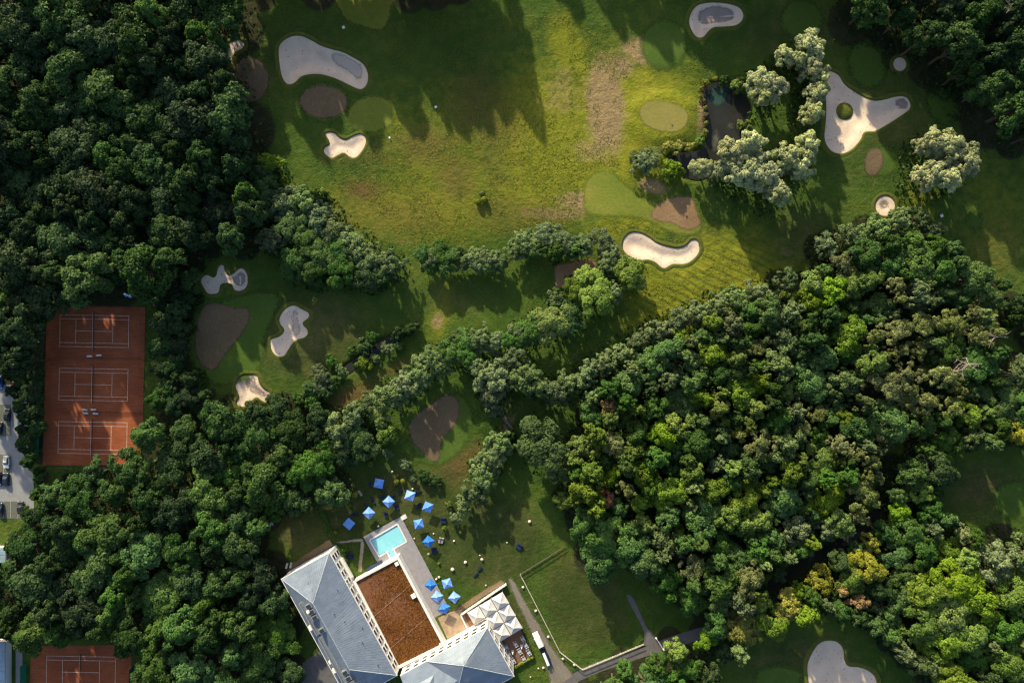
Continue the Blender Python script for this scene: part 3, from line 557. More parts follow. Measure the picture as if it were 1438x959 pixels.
# ------------------------------------------------------------------ bunkers, greens, ponds
for (pts, toned, lab), pl in zip(BUNK, BO):
    def zf(x, y, pl=pl): 
        d = sdist(pl, x, y); return hz0(x, y) - 0.75 * ss((d - 0.1) / 4.5) + 0.10 * (vnoise(x, y, 2.2, 5) - 0.5) * ss(d)
    b = sheet('sand_bunker', pl, SAND, 0.05, 0.8, zf); tag(b, lab, 'bunker', 'sand bunkers of the golf course', 'structure')
    # grassy lip round the sand
    n = len(pl); tg = np.roll(pl, -1, 0) - np.roll(pl, 1, 0); tg /= np.maximum(np.linalg.norm(tg, axis=1, keepdims=True), 1e-6)
    nrm = np.column_stack([tg[:, 1], -tg[:, 0]]); rings = []
    for o_, zz in ((0.0, 0.04), (0.05, 0.22), (0.7, 0.20), (1.7, -0.06)):
        q = pl + nrm * o_ * (1 + (0.35 * (vnoise(pl[:, 0], pl[:, 1], 3, 8) - 0.5))[:, None]); rings.append(np.column_stack([q, hz0(q[:, 0], q[:, 1]) + zz]))
    V = np.vstack(rings); Fl = []
    for r in range(3):
        for i in range(n): Fl.append((r * n + i, (r + 1) * n + i, (r + 1) * n + (i + 1) % n, r * n + (i + 1) % n))
    link('grass_lip', np_mesh('grass_lip', V, np.array(Fl), G_LIP, True), b)
    if toned: sheet('dark_sand', outline(toned, 0.6), SAND_DARK if ('dark' in lab or 'island' in lab) else SAND_MID, 0.07, 0.8, zf, b)
isl = outline(oval(1187.5, 155.5, 12, 12.5), 0.6)
sheet('grass_island', isl, G_LIP, 0.12, 0.9, lambda x, y: hz0(x, y) - 0.7 + 0.8 * ss(sdist(isl, x, y) / 1.5), bpy.data.objects['sand_bunker.003'])

GREENS = [  # outline, material, z offset, name, label
 (oval(455,143,42,34,5), G_APRON, .05, 'green_apron', 'dark green apron round the brown disc green'),
 (oval(522,160,38,29,-8), G_GREEN, .06, 'putting_green', 'bright mown green joined to the brown disc'),
 (oval(454,142.5,36,25.5,4), G_BROWN, .09, 'dormant_green', 'brown disc green below the club shaped bunker'),
 (Z(360,0,4,[(430,-60),(770,-60),(770,60),(740,150),(690,180),(600,165),(510,130),(460,70)]), G_GREEN, .06, 'teeing_ground', 'mown tee lawn running out at the upper edge'),
 (oval(1125,28,36,34,0), G_APRON, .06, 'fairway_green', 'faint round mown green above the willows'),
 (oval(1218,92,32,38,-25), G_APRON, .06, 'fairway_green', 'oval mown green between three-armed bunker and wood'),
 (oval(1322,148,26,34,-25), G_APRON, .06, 'fairway_green', 'oval mown green beside the lone willow'),
 (oval(1238,228,30,26,-20), G_APRON, .06, 'fairway_green', 'mown green with a brown patch below the three-armed bunker'),
 (oval(1226,228,15,22,10), G_BROWN, .09, 'dormant_green', 'brown patch on the green below the three-armed bunker'),
 (oval(1368,310,18,18), G_APRON, .06, 'fairway_green', 'faint small round green in the right rough'),
 (Z(720,0,4,[(702,640),(715,600),(760,568),(820,563),(880,575),(940,600),(985,635),(985,690),(955,735),(900,755),(830,750),(770,730),(725,700)]), G_STRAWGREEN, .06, 'putting_green', 'raised straw yellow oval green beside the pond'),
 (oval(933,62,38,42,10), G_APRON, .05, 'green_apron', 'shaded round green above the straw patch'),
 (Z(720,240,4,[(385,150),(395,70),(440,5),(500,-12),(570,-5),(610,40),(670,90),(720,135),(800,160),(860,148),(930,136),(1000,140),(1035,185),(1062,260),(1075,330),(1040,365),(960,375),(900,360),(830,330),(770,300),(690,275),(600,272),(480,265),(410,245),(386,200)]), G_GREEN, .05, 'putting_green', 'bright yellow-green two-tone green above the pink bunker'),
 (Z(720,240,4,[(860,152),(930,140),(1000,143),(1030,190),(1055,260),(1065,305),(1000,338),(950,330),(900,302),(830,292),(780,270),(768,240),(805,190)]), G_RUST, .08, 'dormant_green', 'rust brown half of the two-tone green'),
 (Z(720,240,4,[(235,530),(330,505),(440,488),(475,515),(468,590),(400,640),(300,670),(240,660),(228,590)]), G_RUST, .06, 'dormant_green', 'square brown green enclosed by the hedge rows'),
 ([(262,500),(270,440),(300,420),(350,405),(388,405),(398,425),(380,470),(370,520),(330,545),(290,540)], G_APRON, .05, 'green_apron', 'green apron round the large brown green'),
 ([(283,432),(295,424),(310,425),(330,430),(347,430),(353,438),(351,453),(345,465),(335,480),(325,490),(315,505),(305,520),(295,521),(282,512),(274,495),(273,480),(275,460)], G_BROWN, .09, 'dormant_green', 'large brown green between court hedge and bunkers'),
 (Z(360,480,4,[(835,500),(870,410),(940,350),(1030,290),(1110,270),(1180,290),(1230,360),(1240,460),(1210,560),(1150,640),(1080,695),(1000,715),(920,690),(860,620)]), G_APRON, .05, 'green_apron', 'green collar round the bean shaped brown green'),
 (Z(360,480,4,[(850,480),(880,420),(940,370),(1020,310),(1080,290),(1130,310),(1150,370),(1140,430),(1110,490),(1060,540),(1045,600),(1035,660),(1010,680),(960,665),(920,620),(870,560)]), G_BROWN, .09, 'dormant_green', 'bean shaped brown green enclosed by the tree belt'),
 (oval(350,112,29,34), G_BROWN, .06, 'dormant_green', 'dim reddish brown green beside the dark wood'),
 (oval(1428,702,38,34), G_APRON, .06, 'fairway_green', 'mown green in the shaded clearing on the right'),
 (oval(1092,952,40,26), G_APRON, .06, 'fairway_green', 'mown green beside the kidney shaped bunker'),
]
for pts, m, off, nm, lab in GREENS:
    tag(sheet(nm, outline(pts, 1.0), m, off, 1.0), lab, 'green', kind='structure')
for (pts, lab), pl in zip(PONDS, PO):
    ex = pl + 0
    me = np_mesh('pond', np.column_stack([pl, np.full(len(pl), -0.45)]), np.array([list(range(len(pl)))]), POND)
    tag(link('pond', me), lab, 'water', kind='structure')
ALGAE = grass_mat('algae', (0.010, 0.030, 0.026), (0.026, 0.060, 0.050), (0.060, 0.105, 0.090), 0.05, 2.0, soft=1.8); REED = grass_mat('water_weed', (0.03, 0.035, 0.028), (0.075, 0.08, 0.062), (0.15, 0.155, 0.125), 0.1, 2.0, soft=1.6)
for pts, m, lab in [(Z(720,0,4,[(1085,545),(1105,500),(1140,475),(1190,480),(1225,520),(1210,570),(1180,600),(1140,610),(1105,590)]), ALGAE, 'bluish green algae mat on the pond'),
                    (Z(720,0,4,[(1115,760),(1140,715),(1165,730),(1175,790),(1160,850),(1130,860),(1110,820)]), REED, 'grey weed mat beside the big willows'),
                    (Z(720,0,4,[(1195,700),(1220,675),(1255,690),(1250,725),(1220,735)]), REED, 'small grey weed mat on the pond')]:
    o = sheet('weed_mat', outline(pts, 0.8), m, 0, 0.8, lambda x, y: -0.42 + 0.05 * vnoise(x, y, 1.5, 3)); tag(o, lab, 'water plants', kind='stuff')
def flat(name, pts, m, z, lab, cat, h=0.0, sm=False):
    if m in (GRAVEL, SANDPATH, EARTH):
        o = sheet(name, outline(pts, 0.8) if sm else np.array([W(*p) for p in pts][::-1]), {GRAVEL: GRAVELS, SANDPATH: SANDS, EARTH: EARTHS}[m], 0.0, 0.6, lambda x, y: np.full(np.shape(x), z)); return tag(o, lab, cat, kind='structure')
    P = outline(pts, 1.0) if sm else np.array([W(*p, h) for p in pts])
    if sum(P[i][0]*P[(i+1)%len(P)][1]-P[(i+1)%len(P)][0]*P[i][1] for i in range(len(P))) < 0: P = P[::-1]
    v, e, f, *_ = delaunay_2d_cdt([Vector(p) for p in P], [(i, (i + 1) % len(P)) for i in range(len(P))], [], 1, 1e-5)
    me = bpy.data.meshes.new(name); me.from_pydata([(q.x, q.y, z) for q in v], [], [list(t) for t in f]); me.materials.append(m)
    for p_ in me.polygons:
        if p_.normal.z < 0: p_.flip()
    me.update(); o = link(name, me); tag(o, lab, cat, kind='structure'); return o

# ------------------------------------------------------------------ tree models
def leaves_mesh(name, C, Nn, size, tint, asp=0.72, rng=NR):
    n = len(C); Nn = Nn / np.maximum(np.linalg.norm(Nn, axis=1, keepdims=True), 1e-6)
    r = rng.normal(size=(n, 3)); t = np.cross(Nn, r); t /= np.maximum(np.linalg.norm(t, axis=1, keepdims=True), 1e-6); b = np.cross(Nn, t)
    s = size * rng.uniform(0.6, 1.35, (n, 1)); a = s * t; c = s * asp * b; lift = 0.25 * s * Nn
    V = np.empty((n, 4, 3)); V[:, 0] = C + a - lift; V[:, 1] = C + c + lift * 0.5; V[:, 2] = C - a - lift; V[:, 3] = C - c + lift * 0.5
    me = np_mesh(name, V.reshape(-1, 3), np.arange(n * 4).reshape(n, 4))
    at = me.attributes.new('tint', 'FLOAT', 'POINT'); at.data.foreach_set('value', np.repeat(tint, 4).astype(np.float32))
    return me
def dirs(n, zmin, rng):
    z = rng.uniform(zmin, 1, n); t = rng.uniform(0, 2 * math.pi, n); r = np.sqrt(1 - z * z)
    return np.column_stack([r * np.cos(t), r * np.sin(t), z])
def crown_mesh(name, seed, style):
    rng = np.random.default_rng(seed); R = 5.0
    P = dict(broad=(15.0, 4.5, 30, (.22, .38), (.55, .86), 13, 30, 0.25, 1.0), willow=(14.0, 2.0, 40, (.18, .32), (.5, .88), 10, 44, 0.19, 1.0),
             pine=(17.0, 8.0, 24, (.16, .30), (.25, .95), 10, 32, 0.19, 0.62), shrub=(6.0, 0.3, 26, (.22, .38), (.55, .85), 11, 28, 0.27, 1.0),
             fluffy=(10.0, 1.2, 40, (.16, .30), (.55, .92), 9, 34, 0.21, 1.0))[style]
    top, bot, nl, lr, lp, nsub, nleaf, ls, flat_ = P
    cz = bot + (top - bot) * 0.45; bz = (top - bot) * 0.52
    ang = rng.uniform(0, 6.28); ecc = rng.uniform(0.82, 1.0)
    lob = dirs(nl, -0.35, rng); rad = rng.uniform(*lp, nl) * R
    # uneven outline: some directions reach further
    wob = 1 + 0.22 * np.sin(2 * np.arctan2(lob[:, 1], lob[:, 0]) + ang) + 0.12 * np.sin(5 * np.arctan2(lob[:, 1], lob[:, 0]) + ang * 2)
    Lc = lob * rad[:, None] * np.array([1, ecc, bz / R]) * np.column_stack([wob, wob, np.ones(nl)]) + np.array([0, 0, cz])
    Lc = np.vstack([Lc, [[0, 0, cz + bz * 0.55], [R*.3, -R*.2, cz + bz * 0.3]]]); Lr = np.append(rng.uniform(*lr, nl), [.4, .38]) * R
    Cs, Ns, Ts = [], [], []
    for c, r in zip(Lc, Lr):
        sd_ = dirs(nsub, -0.45, rng); out = c - np.array([0, 0, cz - bz * 0.4]); out = out / (np.linalg.norm(out) + 1e-6)
        sd_ = sd_ + out * 0.6; sd_ /= np.linalg.norm(sd_, axis=1, keepdims=True)
        sc_ = c + sd_ * r * 0.72 * np.array([1, 1, flat_]); sr = r * rng.uniform(0.26, 0.50, nsub); lt = rng.uniform(0, 1)
        for q, w_, d0 in zip(sc_, sr, sd_):
            m = int(nleaf * rng.uniform(0.7, 1.3)); d = dirs(m, -0.5, rng)
            Cs.append(q + d * w_ * rng.uniform(0.55, 1.12, (m, 1)) * np.array([1, 1, flat_]))
            Ns.append(d * 0.75 + d0 * 0.35 + np.array([0, 0, 0.15]) + rng.normal(size=(m, 3)) * 0.38)
            Ts.append(np.clip(0.45 * lt + 0.25 * rng.uniform(0, 1) + rng.uniform(0, 0.4, m), 0, 1))
    C = np.vstack(Cs); C[:, 2] = np.maximum(C[:, 2], 0.1)
    return leaves_mesh(name, C, np.vstack(Ns), ls, np.concatenate(Ts), rng=rng), Lc
def trunk_mesh(name, Lc, top, r0, seed, mat=BARK):
    rg = random.Random(seed); m = MB(); p = Vector((0, 0, -0.6)); r = r0; n = 4; zt = top * 0.72; pts = [p]
    for i in range(1, n + 1):
        q = Vector((rg.uniform(-.25, .25) * i, rg.uniform(-.25, .25) * i, zt * i / n)); r2 = r0 * (1 - 0.2 * i)
        m.tube(pts[-1], q, r, r2, 7); pts.append(q); r = r2
    for c in list(Lc)[::3]:
        c = Vector(c); a = pts[1].lerp(pts[-1], rg.uniform(0.2, 0.9)); mid = a.lerp(c, 0.5) + Vector((0, 0, 0.3))
        m.tube(a, mid, r0 * 0.4, r0 * 0.28, 5); m.tube(mid, c, r0 * 0.28, r0 * 0.08, 5)
    return m.mesh(name, mat)
SHAPES = {}
def shapes(style, n, seed, tr):
    L = []
    for i in range(n):
        cm, Lc = crown_mesh('crown', seed + i, style); cm.materials.append(LEAF['green'])
        L.append((cm, trunk_mesh('trunk', Lc, dict(broad=15, willow=14, pine=17, shrub=6, fluffy=10)[style], tr, seed + i)))
    SHAPES[style] = L
shapes('broad', 9, 100, 0.38); shapes('willow', 4, 200, 0.42); shapes('pine', 5, 300, 0.26); shapes('shrub', 5, 400, 0.14); shapes('fluffy', 5, 500, 0.22)
TOPH = dict(broad=15.0, willow=14.0, pine=17.0, shrub=6.0, fluffy=10.0)
PLACE = {'left_wood': 'in the large dark wood above the tennis courts', 'court_hedge': 'in the hedge strip between clay courts and golf course',
 'lower_wood': 'in the wood between the clay courts and the hotel', 'wood': 'in the big central wood', 'right_wood': 'in the wood along the stream and road',
 'top_right_wood': 'in the dark wood behind the tiny round bunker', 'edge_shrub': 'in the shrub strip along the right rough', 'car_park_tree': 'beside the car park',
 'willow_column': 'in the row beside the three-armed bunker', 'willow_bank': 'on the bank between pond and three-armed bunker', 'willow_group': 'in the dense group below the pond',
 'willow_lone': 'in the clump standing alone in the right rough', 'willow_small': 'standing apart at the tail of the pond', 'pond_shrub': 'on the edge of the pond', 'hedge_mid': 'in the short hedge across the middle of the course',
 'hedge_right': 'in the hedge above the square brown green', 'bright_row': 'in the row below the square brown green', 'hedge_left': 'in the hedge running out of the dark wood',
 'ditch_shrub': 'along the narrow ditch pond', 'belt': 'in the belt round the bean shaped green', 'lawn_row': 'in the row between hotel lawn and bean shaped green',
 'round_tree': 'with the widest round crown, beside the hotel lawn', 'tan_tree': 'among the green crowns of the central wood', 'red_tree': 'among the green crowns of the central wood',
 'field_trees': 'overhanging the fenced field', 'top_wood': 'in the wood beyond the upper end of the course'}
SPN = {'dimmed': ('dark_green_tree', 'dimmed green broadleaf tree'), 'dark': ('dark_green_tree', 'dark green broadleaf tree'), 'green': ('green_tree', 'mid green broadleaf tree'), 'lime': ('bright_green_tree', 'bright green broadleaf tree'),
 'yellow': ('yellow_green_tree', 'yellow-green broadleaf tree'), 'grey': ('grey_green_tree', 'grey-green feathery tree'), 'willow': ('willow_tree', 'pale silvery willow'),
 'pine': ('pine_tree', 'olive brown open-crowned pine'), 'tan': ('tan_tree', 'pale tan dying tree'), 'red': ('russet_tree', 'russet red-brown tree')}
MARKS = [(450,90,'the club shaped bunker'),(328,73,'the hook shaped bunker'),(318,385,'the clover shaped bunker'),(355,547,'the three-lobed bunker'),(610,600,'the bean shaped brown green'),(130,430,'the clay court end facing the dark wood'),(205,540,'the long side of the clay courts'),(130,655,'the grassy bank below the clay courts'),(110,905,'the separate lower clay court'),
 (20,640,'the car park'),(410,850,'the back of the hotel'),(440,720,'the shaded hotel lawn'),(860,850,'the fenced field'),(930,900,'the road barrier'),(1160,775,'the winding stream'),(1180,930,'the kidney shaped bunker'),(1410,690,'the shaded clearing'),(1264,90,'the tiny round bunker'),(1243,289,'the round ringed bunker'),(928,350,'the pinkish sunlit bunker'),(852,700,'the russet tree'),
 (1040,884,'the yellow-green tree by the road'),(1355,505,'the bare dead trees'),(765,630,'the widest round crown'),(805,380,'the square brown green'),(315,465,'the large brown green'),(1190,155,'the three-armed bunker'),(1015,150,'the dark pond'),(340,112,'the dim reddish brown green'),(1230,690,'the bend of the stream'),(1060,410,'the sunny rough with mower tracks')]
UC, UN, US = [], [], []
for idx, ((px, py, r, sp, h, pl), (bx, by, br)) in enumerate(zip(TREES, TB)):
    style = {'willow': 'willow', 'pine': 'pine', 'grey': 'fluffy'}.get(sp, 'broad')
    if h < 6.6 and style == 'broad': style = 'shrub'
    cm, tm = SHAPES[style][idx % len(SHAPES[style])]
    k = br / 5.0; zk = h / TOPH[style]
    bz = float(hz0(np.array(bx), np.array(by)))
    nm, ds = SPN[sp]; small = h < 5
    if small: nm, ds = nm.replace('tree', 'shrub'), ds.replace('tree', 'shrub')
    e = empty(nm, (bx, by, bz), R_.uniform(0, 6.28), (k, k, zk))
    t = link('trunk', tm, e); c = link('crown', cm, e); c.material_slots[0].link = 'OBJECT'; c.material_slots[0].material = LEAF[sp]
    dm, mk = min((math.hypot(px - a, py - b) - r, m_) for a, b, m_ in MARKS)
    sz = 'wide-crowned ' if r > 26 else 'narrow ' if r < 14 and not small else ''
    where = f'beside {mk}' if (dm < 42 and pl in ('left_wood', 'lower_wood', 'wood', 'right_wood', 'top_right_wood', 'court_hedge')) else PLACE[pl]
    if pl in ('tan_tree', 'red_tree', 'round_tree'): sz = ''
    tag(e, f'{sz}{ds} {where}', 'shrub' if small else 'tree', f'{sz}{ds}s {where}')
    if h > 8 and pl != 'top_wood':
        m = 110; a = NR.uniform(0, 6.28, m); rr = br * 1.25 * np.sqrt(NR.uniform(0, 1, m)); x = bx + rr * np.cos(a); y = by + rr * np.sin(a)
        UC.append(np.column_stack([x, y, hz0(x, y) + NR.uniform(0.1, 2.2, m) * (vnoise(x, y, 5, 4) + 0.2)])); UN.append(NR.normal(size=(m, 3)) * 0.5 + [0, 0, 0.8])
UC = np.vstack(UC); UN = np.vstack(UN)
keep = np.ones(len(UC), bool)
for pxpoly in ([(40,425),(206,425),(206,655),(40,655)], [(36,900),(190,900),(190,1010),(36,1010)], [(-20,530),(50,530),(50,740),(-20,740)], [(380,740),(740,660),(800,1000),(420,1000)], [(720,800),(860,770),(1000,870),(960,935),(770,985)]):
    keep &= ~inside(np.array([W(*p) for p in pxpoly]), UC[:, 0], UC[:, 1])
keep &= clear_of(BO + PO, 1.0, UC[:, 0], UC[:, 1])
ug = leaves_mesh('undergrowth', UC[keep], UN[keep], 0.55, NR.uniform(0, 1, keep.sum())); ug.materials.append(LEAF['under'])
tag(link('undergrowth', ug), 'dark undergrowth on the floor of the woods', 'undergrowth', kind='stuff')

# bare dead trees among the pines
def dead_tree(px, py, h, seed, lab):
    rg = random.Random(seed); m = MB(); bx, by = W(px, py, h * 0.8)
    pts = [Vector((0, 0, -0.5))]
    for i in range(1, 6): pts.append(Vector((rg.uniform(-.3, .3) * i, rg.uniform(-.3, .3) * i, h * i / 5)))
    for i in range(5): m.tube(pts[i], pts[i + 1], 0.30 * (1 - i * .17), 0.30 * (1 - (i + 1) * .17), 6)
    e = empty('dead_tree', (bx, by, float(hz0(np.array(bx), np.array(by)))))
    m.build('trunk', BARE, e); b = MB()
    for i in range(16):
        a = pts[2].lerp(pts[-1], rg.random()); t = rg.uniform(0, 6.28); L_ = rg.uniform(1.8, 4.2)
        q = a + Vector((math.cos(t) * L_, math.sin(t) * L_, rg.uniform(0.3, 1.6))); b.tube(a, q, 0.10, 0.05, 4)
        for j in range(3):
            c0 = a.lerp(q, rg.uniform(.4, .95)); b.tube(c0, c0 + Vector((rg.uniform(-1.1, 1.1), rg.uniform(-1.1, 1.1), rg.uniform(0, .7))), 0.05, 0.03, 3)
    b.build('branches', BARE, e); tag(e, lab, 'tree')
dead_tree(1355, 505, 18, 1, 'bare whitish dead tree leaning among the pines at the wood edge')
dead_tree(1342, 520, 17, 2, 'bare pale dead tree with wide branches next to the whitish one')
dead_tree(1396, 470, 15, 3, 'small bare dead tree on the outer edge of the pines')
dead_tree(1406, 14, 17, 4, 'bare grey dead tree in the corner of the dark wood')
dead_tree(1424, 72, 16, 5, 'leafless pale tree behind the tiny round bunker')

# long grass in the rough
def in_px(poly, x, y): return inside(np.array([W(*p) for p in poly]), x, y)
n = 90000; x = NR.uniform(*sorted((W(380, 0)[0], W(1180, 0)[0])), n); y = NR.uniform(*sorted((W(0, 470)[1], W(0, 20)[1])), n)
k = vnoise(x, y, 14, 6) * 0.6 + vnoise(x, y, 3.0, 7) * 0.5 > 0.52
k &= in_px([(480,20),(780,20),(1000,60),(1000,110),(975,200),(1000,300),(1130,350),(1060,400),(930,440),(880,330),(720,330),(580,350),(480,270),(440,240),(520,180),(570,120)], x, y)
x, y = x[k], y[k]
k = clear_of([outline(g[0], 2.0) for g in GREENS], 0.8, x, y) & clear_of(BO + PO, 1.8, x, y)
x, y = x[k], y[k]; C = np.column_stack([x, y, hz0(x, y) + 0.07]); t = NR.uniform(0, 6.28, len(x))
gm = leaves_mesh('rough_grass', C, np.column_stack([np.cos(t) * .7, np.sin(t) * .7, NR.uniform(0.8, 1.6, len(x))]), 0.19, NR.uniform(0, 1, len(x)))
gm.materials.append(leaf_mat('long_grass', (0.085, 0.115, 0.018), (0.200, 0.205, 0.040), 0.0, 0.3))
tag(link('rough_grass', gm), 'tufts of long grass in the sunny rough', 'grass', kind='stuff')

# clipped round bushes
def ball_mesh():
    m = 700; d = dirs(m, -0.3, NR); return leaves_mesh('foliage', d * NR.uniform(0.86, 1.04, (m, 1)) + [0, 0, 0.75], d + NR.normal(size=(m, 3)) * 0.3, 0.12, NR.uniform(0, 1, m))
bm_ = ball_mesh(); bm_.materials.append(LEAF['topiary']); st_ = MB().tube((0, 0, -0.2), (0, 0, 0.8), 0.07, 0.05, 6).mesh('stem', BARK)
for px, py, r, lab, grp in [(677,272,4.2,0,0),(671.7,283.7,4.6,0,0),(680,280.5,4.6,0,0),(556.6,677,4.4,1,1),(565.6,675.4,3.6,1,1),(558,668,2.2,1,1),(498.4,694.6,4.3,2,2),(487.5,698.8,4.2,2,2),(491.6,709.8,2.3,2,2),(518,641,4.2,3,3),(520,651,4.6,3,3),(526,646,2.4,3,3),(647,747,2.8,4,4),(616,791.5,1.7,5,5),(471,747,2.6,6,6)]:
    x, y = W(px, py, 0.8); e = empty('round_bush', (x, y, float(hz0(np.array(x), np.array(y)))), R_.uniform(0, 6), (r * S,) * 3)
    link('foliage', bm_, e); link('stem', st_, e)
    tag(e, ['round clipped bush in the trio out on the golf course', 'round clipped bush beside two blue parasols and the pale shrubs', 'round clipped bush beside the grey lounger on the hotel lawn', 'round clipped bush under the edge of the tree belt',
            'small round bush below the row of grey-green trees', 'tiny round bush beside the pool deck', 'small pale ring-like bush near the sandy path'][lab], 'bush', ['bushes on the course', 'bushes by the parasols', 'bushes by the lounger', 'bushes by the belt', 'bushes by the tree row', 'bush by the deck', 'bush by the path'][grp])

# ------------------------------------------------------------------ paths, roads, courts, car park
flat('car_park', [(-60,540),(36,540),(40,600),(40,660),(47,664),(48,735),(38,737),(36,712),(0,705),(-60,705)], ASPH, 0.02, 'grey asphalt car park beside the clay courts', 'car park')
for pts, lab in [([(-60,568),(16,568),(17,612),(-60,613)], 'dark paver parking bays under the upper car row'), ([(-60,638),(16,638),(16,682),(-60,682)], 'dark paver parking bays around the white car'), ([(-60,703),(36,704),(36,728),(-60,728)], 'dark paver parking bays at the lower edge of the car park')]:
    o = flat('parking_bays', pts, PAVER, 0.03, lab, 'paving')
    x0, y1 = W(*pts[0]); x1, y0 = W(*pts[2]); bay = MB()
    for i in range(8): bay.box((x1 - 0.2 - i * 2.5, (y0 + y1) / 2, 0.036), (0.10, y1 - y0 - 0.4, 0.008))
    bay.build('bay_lines', plain('bay_line', (0.42, 0.42, 0.40), 0.9, 0.2, 3), o)
flat('path', [(22,900),(31,900),(33,1000),(22,1000)], ASPH, 0.02, 'straight grey footpath beside the lower clay court', 'path')
flat('road', [(745,1000),(775,962),(800,948),(835,930),(870,920),(905,908),(930,898),(965,886),(1010,872),(1060,850),(1070,860),(1015,886),(975,900),(940,912),(905,922),(870,934),(835,946),(805,962),(790,985),(780,1000)], ROADM, 0.03, 'narrow asphalt road running into the wood', 'road', sm=True)
flat('path', [(880,836),(888,838),(898,858),(908,880),(920,893),(922,901),(905,906),(905,890),(898,872),(888,854)], ROADM, 0.04, 'grey path joining the road at the barrier', 'path', sm=True)
flat('gravel_drive', [(712,812),(722,812),(735,836),(750,862),(765,886),(775,905),(790,925),(806,948),(790,962),(775,972),(768,945),(760,915),(745,890),(735,868),(722,842)], GRAVEL, 0.045, 'worn gravel drive past the white canopies', 'path', sm=True)
flat('path', Z(380,740,8,[(740,165),(800,150),(900,135),(1030,125),(1042,165),(960,170),(860,178),(745,185)]), SANDPATH, 0.03, 'sandy footpath from hotel corner to pool deck', 'path', sm=True)
flat('path', Z(380,740,8,[(1012,150),(1055,165),(1050,260),(1035,400),(1030,500),(980,495),(985,400),(1000,280)]), SANDPATH, 0.035, 'sandy footpath along the pool deck', 'path', sm=True)
flat('path', [(704,578),(711,584),(722,600),(727,618),(721,616),(714,602),(703,588)], GRAVEL, 0.04, 'short grey path end under the wide round tree', 'path', sm=True)
flat('earth_bed', Z(380,740,8,[(150,500),(310,350),(660,128),(716,210),(500,330),(190,505)]), EARTH, 0.025, 'strip of bare brown earth along the hotel front', 'earth')
flat('earth_bed', Z(560,760,8,[(560,800),(740,680),(1000,510),(1150,425),(1210,470),(960,620),(700,800),(600,830)]), EARTH, 0.025, 'brown trodden strip beside the canopy wall', 'earth')
flat('terrace', Z(560,760,8,[(440,860),(580,790),(700,760),(800,970),(545,1090)]), TERR, 0.06, 'sandy brown terrace between flat roof and canopies', 'terrace')
flat('hotel_yard', [(425,930),(470,900),(520,1000),(420,1000)], ROADM, 0.03, 'shaded asphalt yard behind the hotel', 'yard')

def court(name, px0, py0, px1, py1, rot, labelc, labeln, cname):
    cx, cy_ = W((px0 + px1) / 2, (py0 + py1) / 2); e = empty(name, (cx, cy_, 0.055), rot)
    tag(e, labelc, 'court markings', 'tennis court markings'); L2, W2, SG, SV = 11.885, 5.485, 4.115, 6.40
    def ln(a, b, wd=0.16):
        m = MB(); d = Vector(b) - Vector(a); c = (Vector(a) + Vector(b)) / 2
        m.box((c.x, c.y, 0), (abs(d.x) + wd, abs(d.y) + wd, 0.008)); m.build('court_line', LINE, e)
    for s in (-1, 1):
        ln((-L2, s * W2), (L2, s * W2)); ln((-L2 + .16, s * SG), (L2 - .16, s * SG)); ln((s * L2, -W2 + .16), (s * L2, W2 - .16)); ln((s * SV, -SG + .16), (s * SV, SG - .16))
    ln((-SV + .16, 0), (SV - .16, 0))
    nt_ = empty('tennis_net', (cx, cy_, 0.05), rot); tag(nt_, labeln, 'net', 'tennis nets')
    MB().box((0, 0, 0.48), (0.05, 12.8, 0.9)).build('net', NET, nt_); MB().box((0, 0, 0.95), (0.09, 12.8, 0.07)).build('tape', plain(cname + '_tape', (0.5, 0.46, 0.42), .8), nt_)
    for s in (-1, 1): MB().tube((0, s * 6.45, 0), (0, s * 6.45, 1.08), 0.06).build('post', DARKM, nt_)
flat('clay_court', [(66,431),(204,431),(202,560),(197,653),(60,653),(63,540)], CLAY, 0.04, 'long red clay surface holding three tennis courts', 'clay court')
flat('clay_court', [(44,907),(185,905),(183,1010),(40,1010)], CLAY, 0.04, 'red clay surface of the separate lower tennis court', 'clay court')
rt = math.radians(-1.0)
court('court_markings', 85,442.5,180,487.5, rt, 'white markings of the clay court nearest the dark wood', 'net of the clay court nearest the dark wood', 'a')
court('court_markings', 83.7,517.5,179,562.5, rt, 'white markings of the middle clay court', 'net of the middle clay court', 'b')
court('court_markings', 82.5,592.5,177.7,637, rt, 'white markings of the clay court beside the grassy bank', 'net of the clay court beside the grassy bank', 'c')
court('court_markings', 65.5,921,162,966, rt, 'white markings of the separate lower clay court', 'net of the separate lower clay court', 'd')
def bench(px, py, lab, grp):
    x, y = W(px, py); e = empty('bench', (x, y, 0.04), R_.uniform(-.12, .12)); tag(e, lab, 'bench', grp)
    MB().box((0, 0, 0.46), (1.75, 0.52, 0.07)).build('seat', WHITE, e); MB().box((0, 0.3, 0.75), (1.75, 0.08, 0.45)).build('backrest', WHITE, e)
    for s in (-1, 1): MB().box((s * 0.7, 0, 0.21), (0.1, 0.45, 0.42)).build('leg', WHITE, e)
for p in [(127,500.3),(140,499)]: bench(*p, 'white bench in the pair between upper and middle clay courts', 'benches between upper courts')
for p in [(120.5,575.3),(132.5,575),(121.5,580),(135.5,580.7)]: bench(*p, 'white bench in the set of four between middle and lowest of three clay courts', 'benches between lower courts')
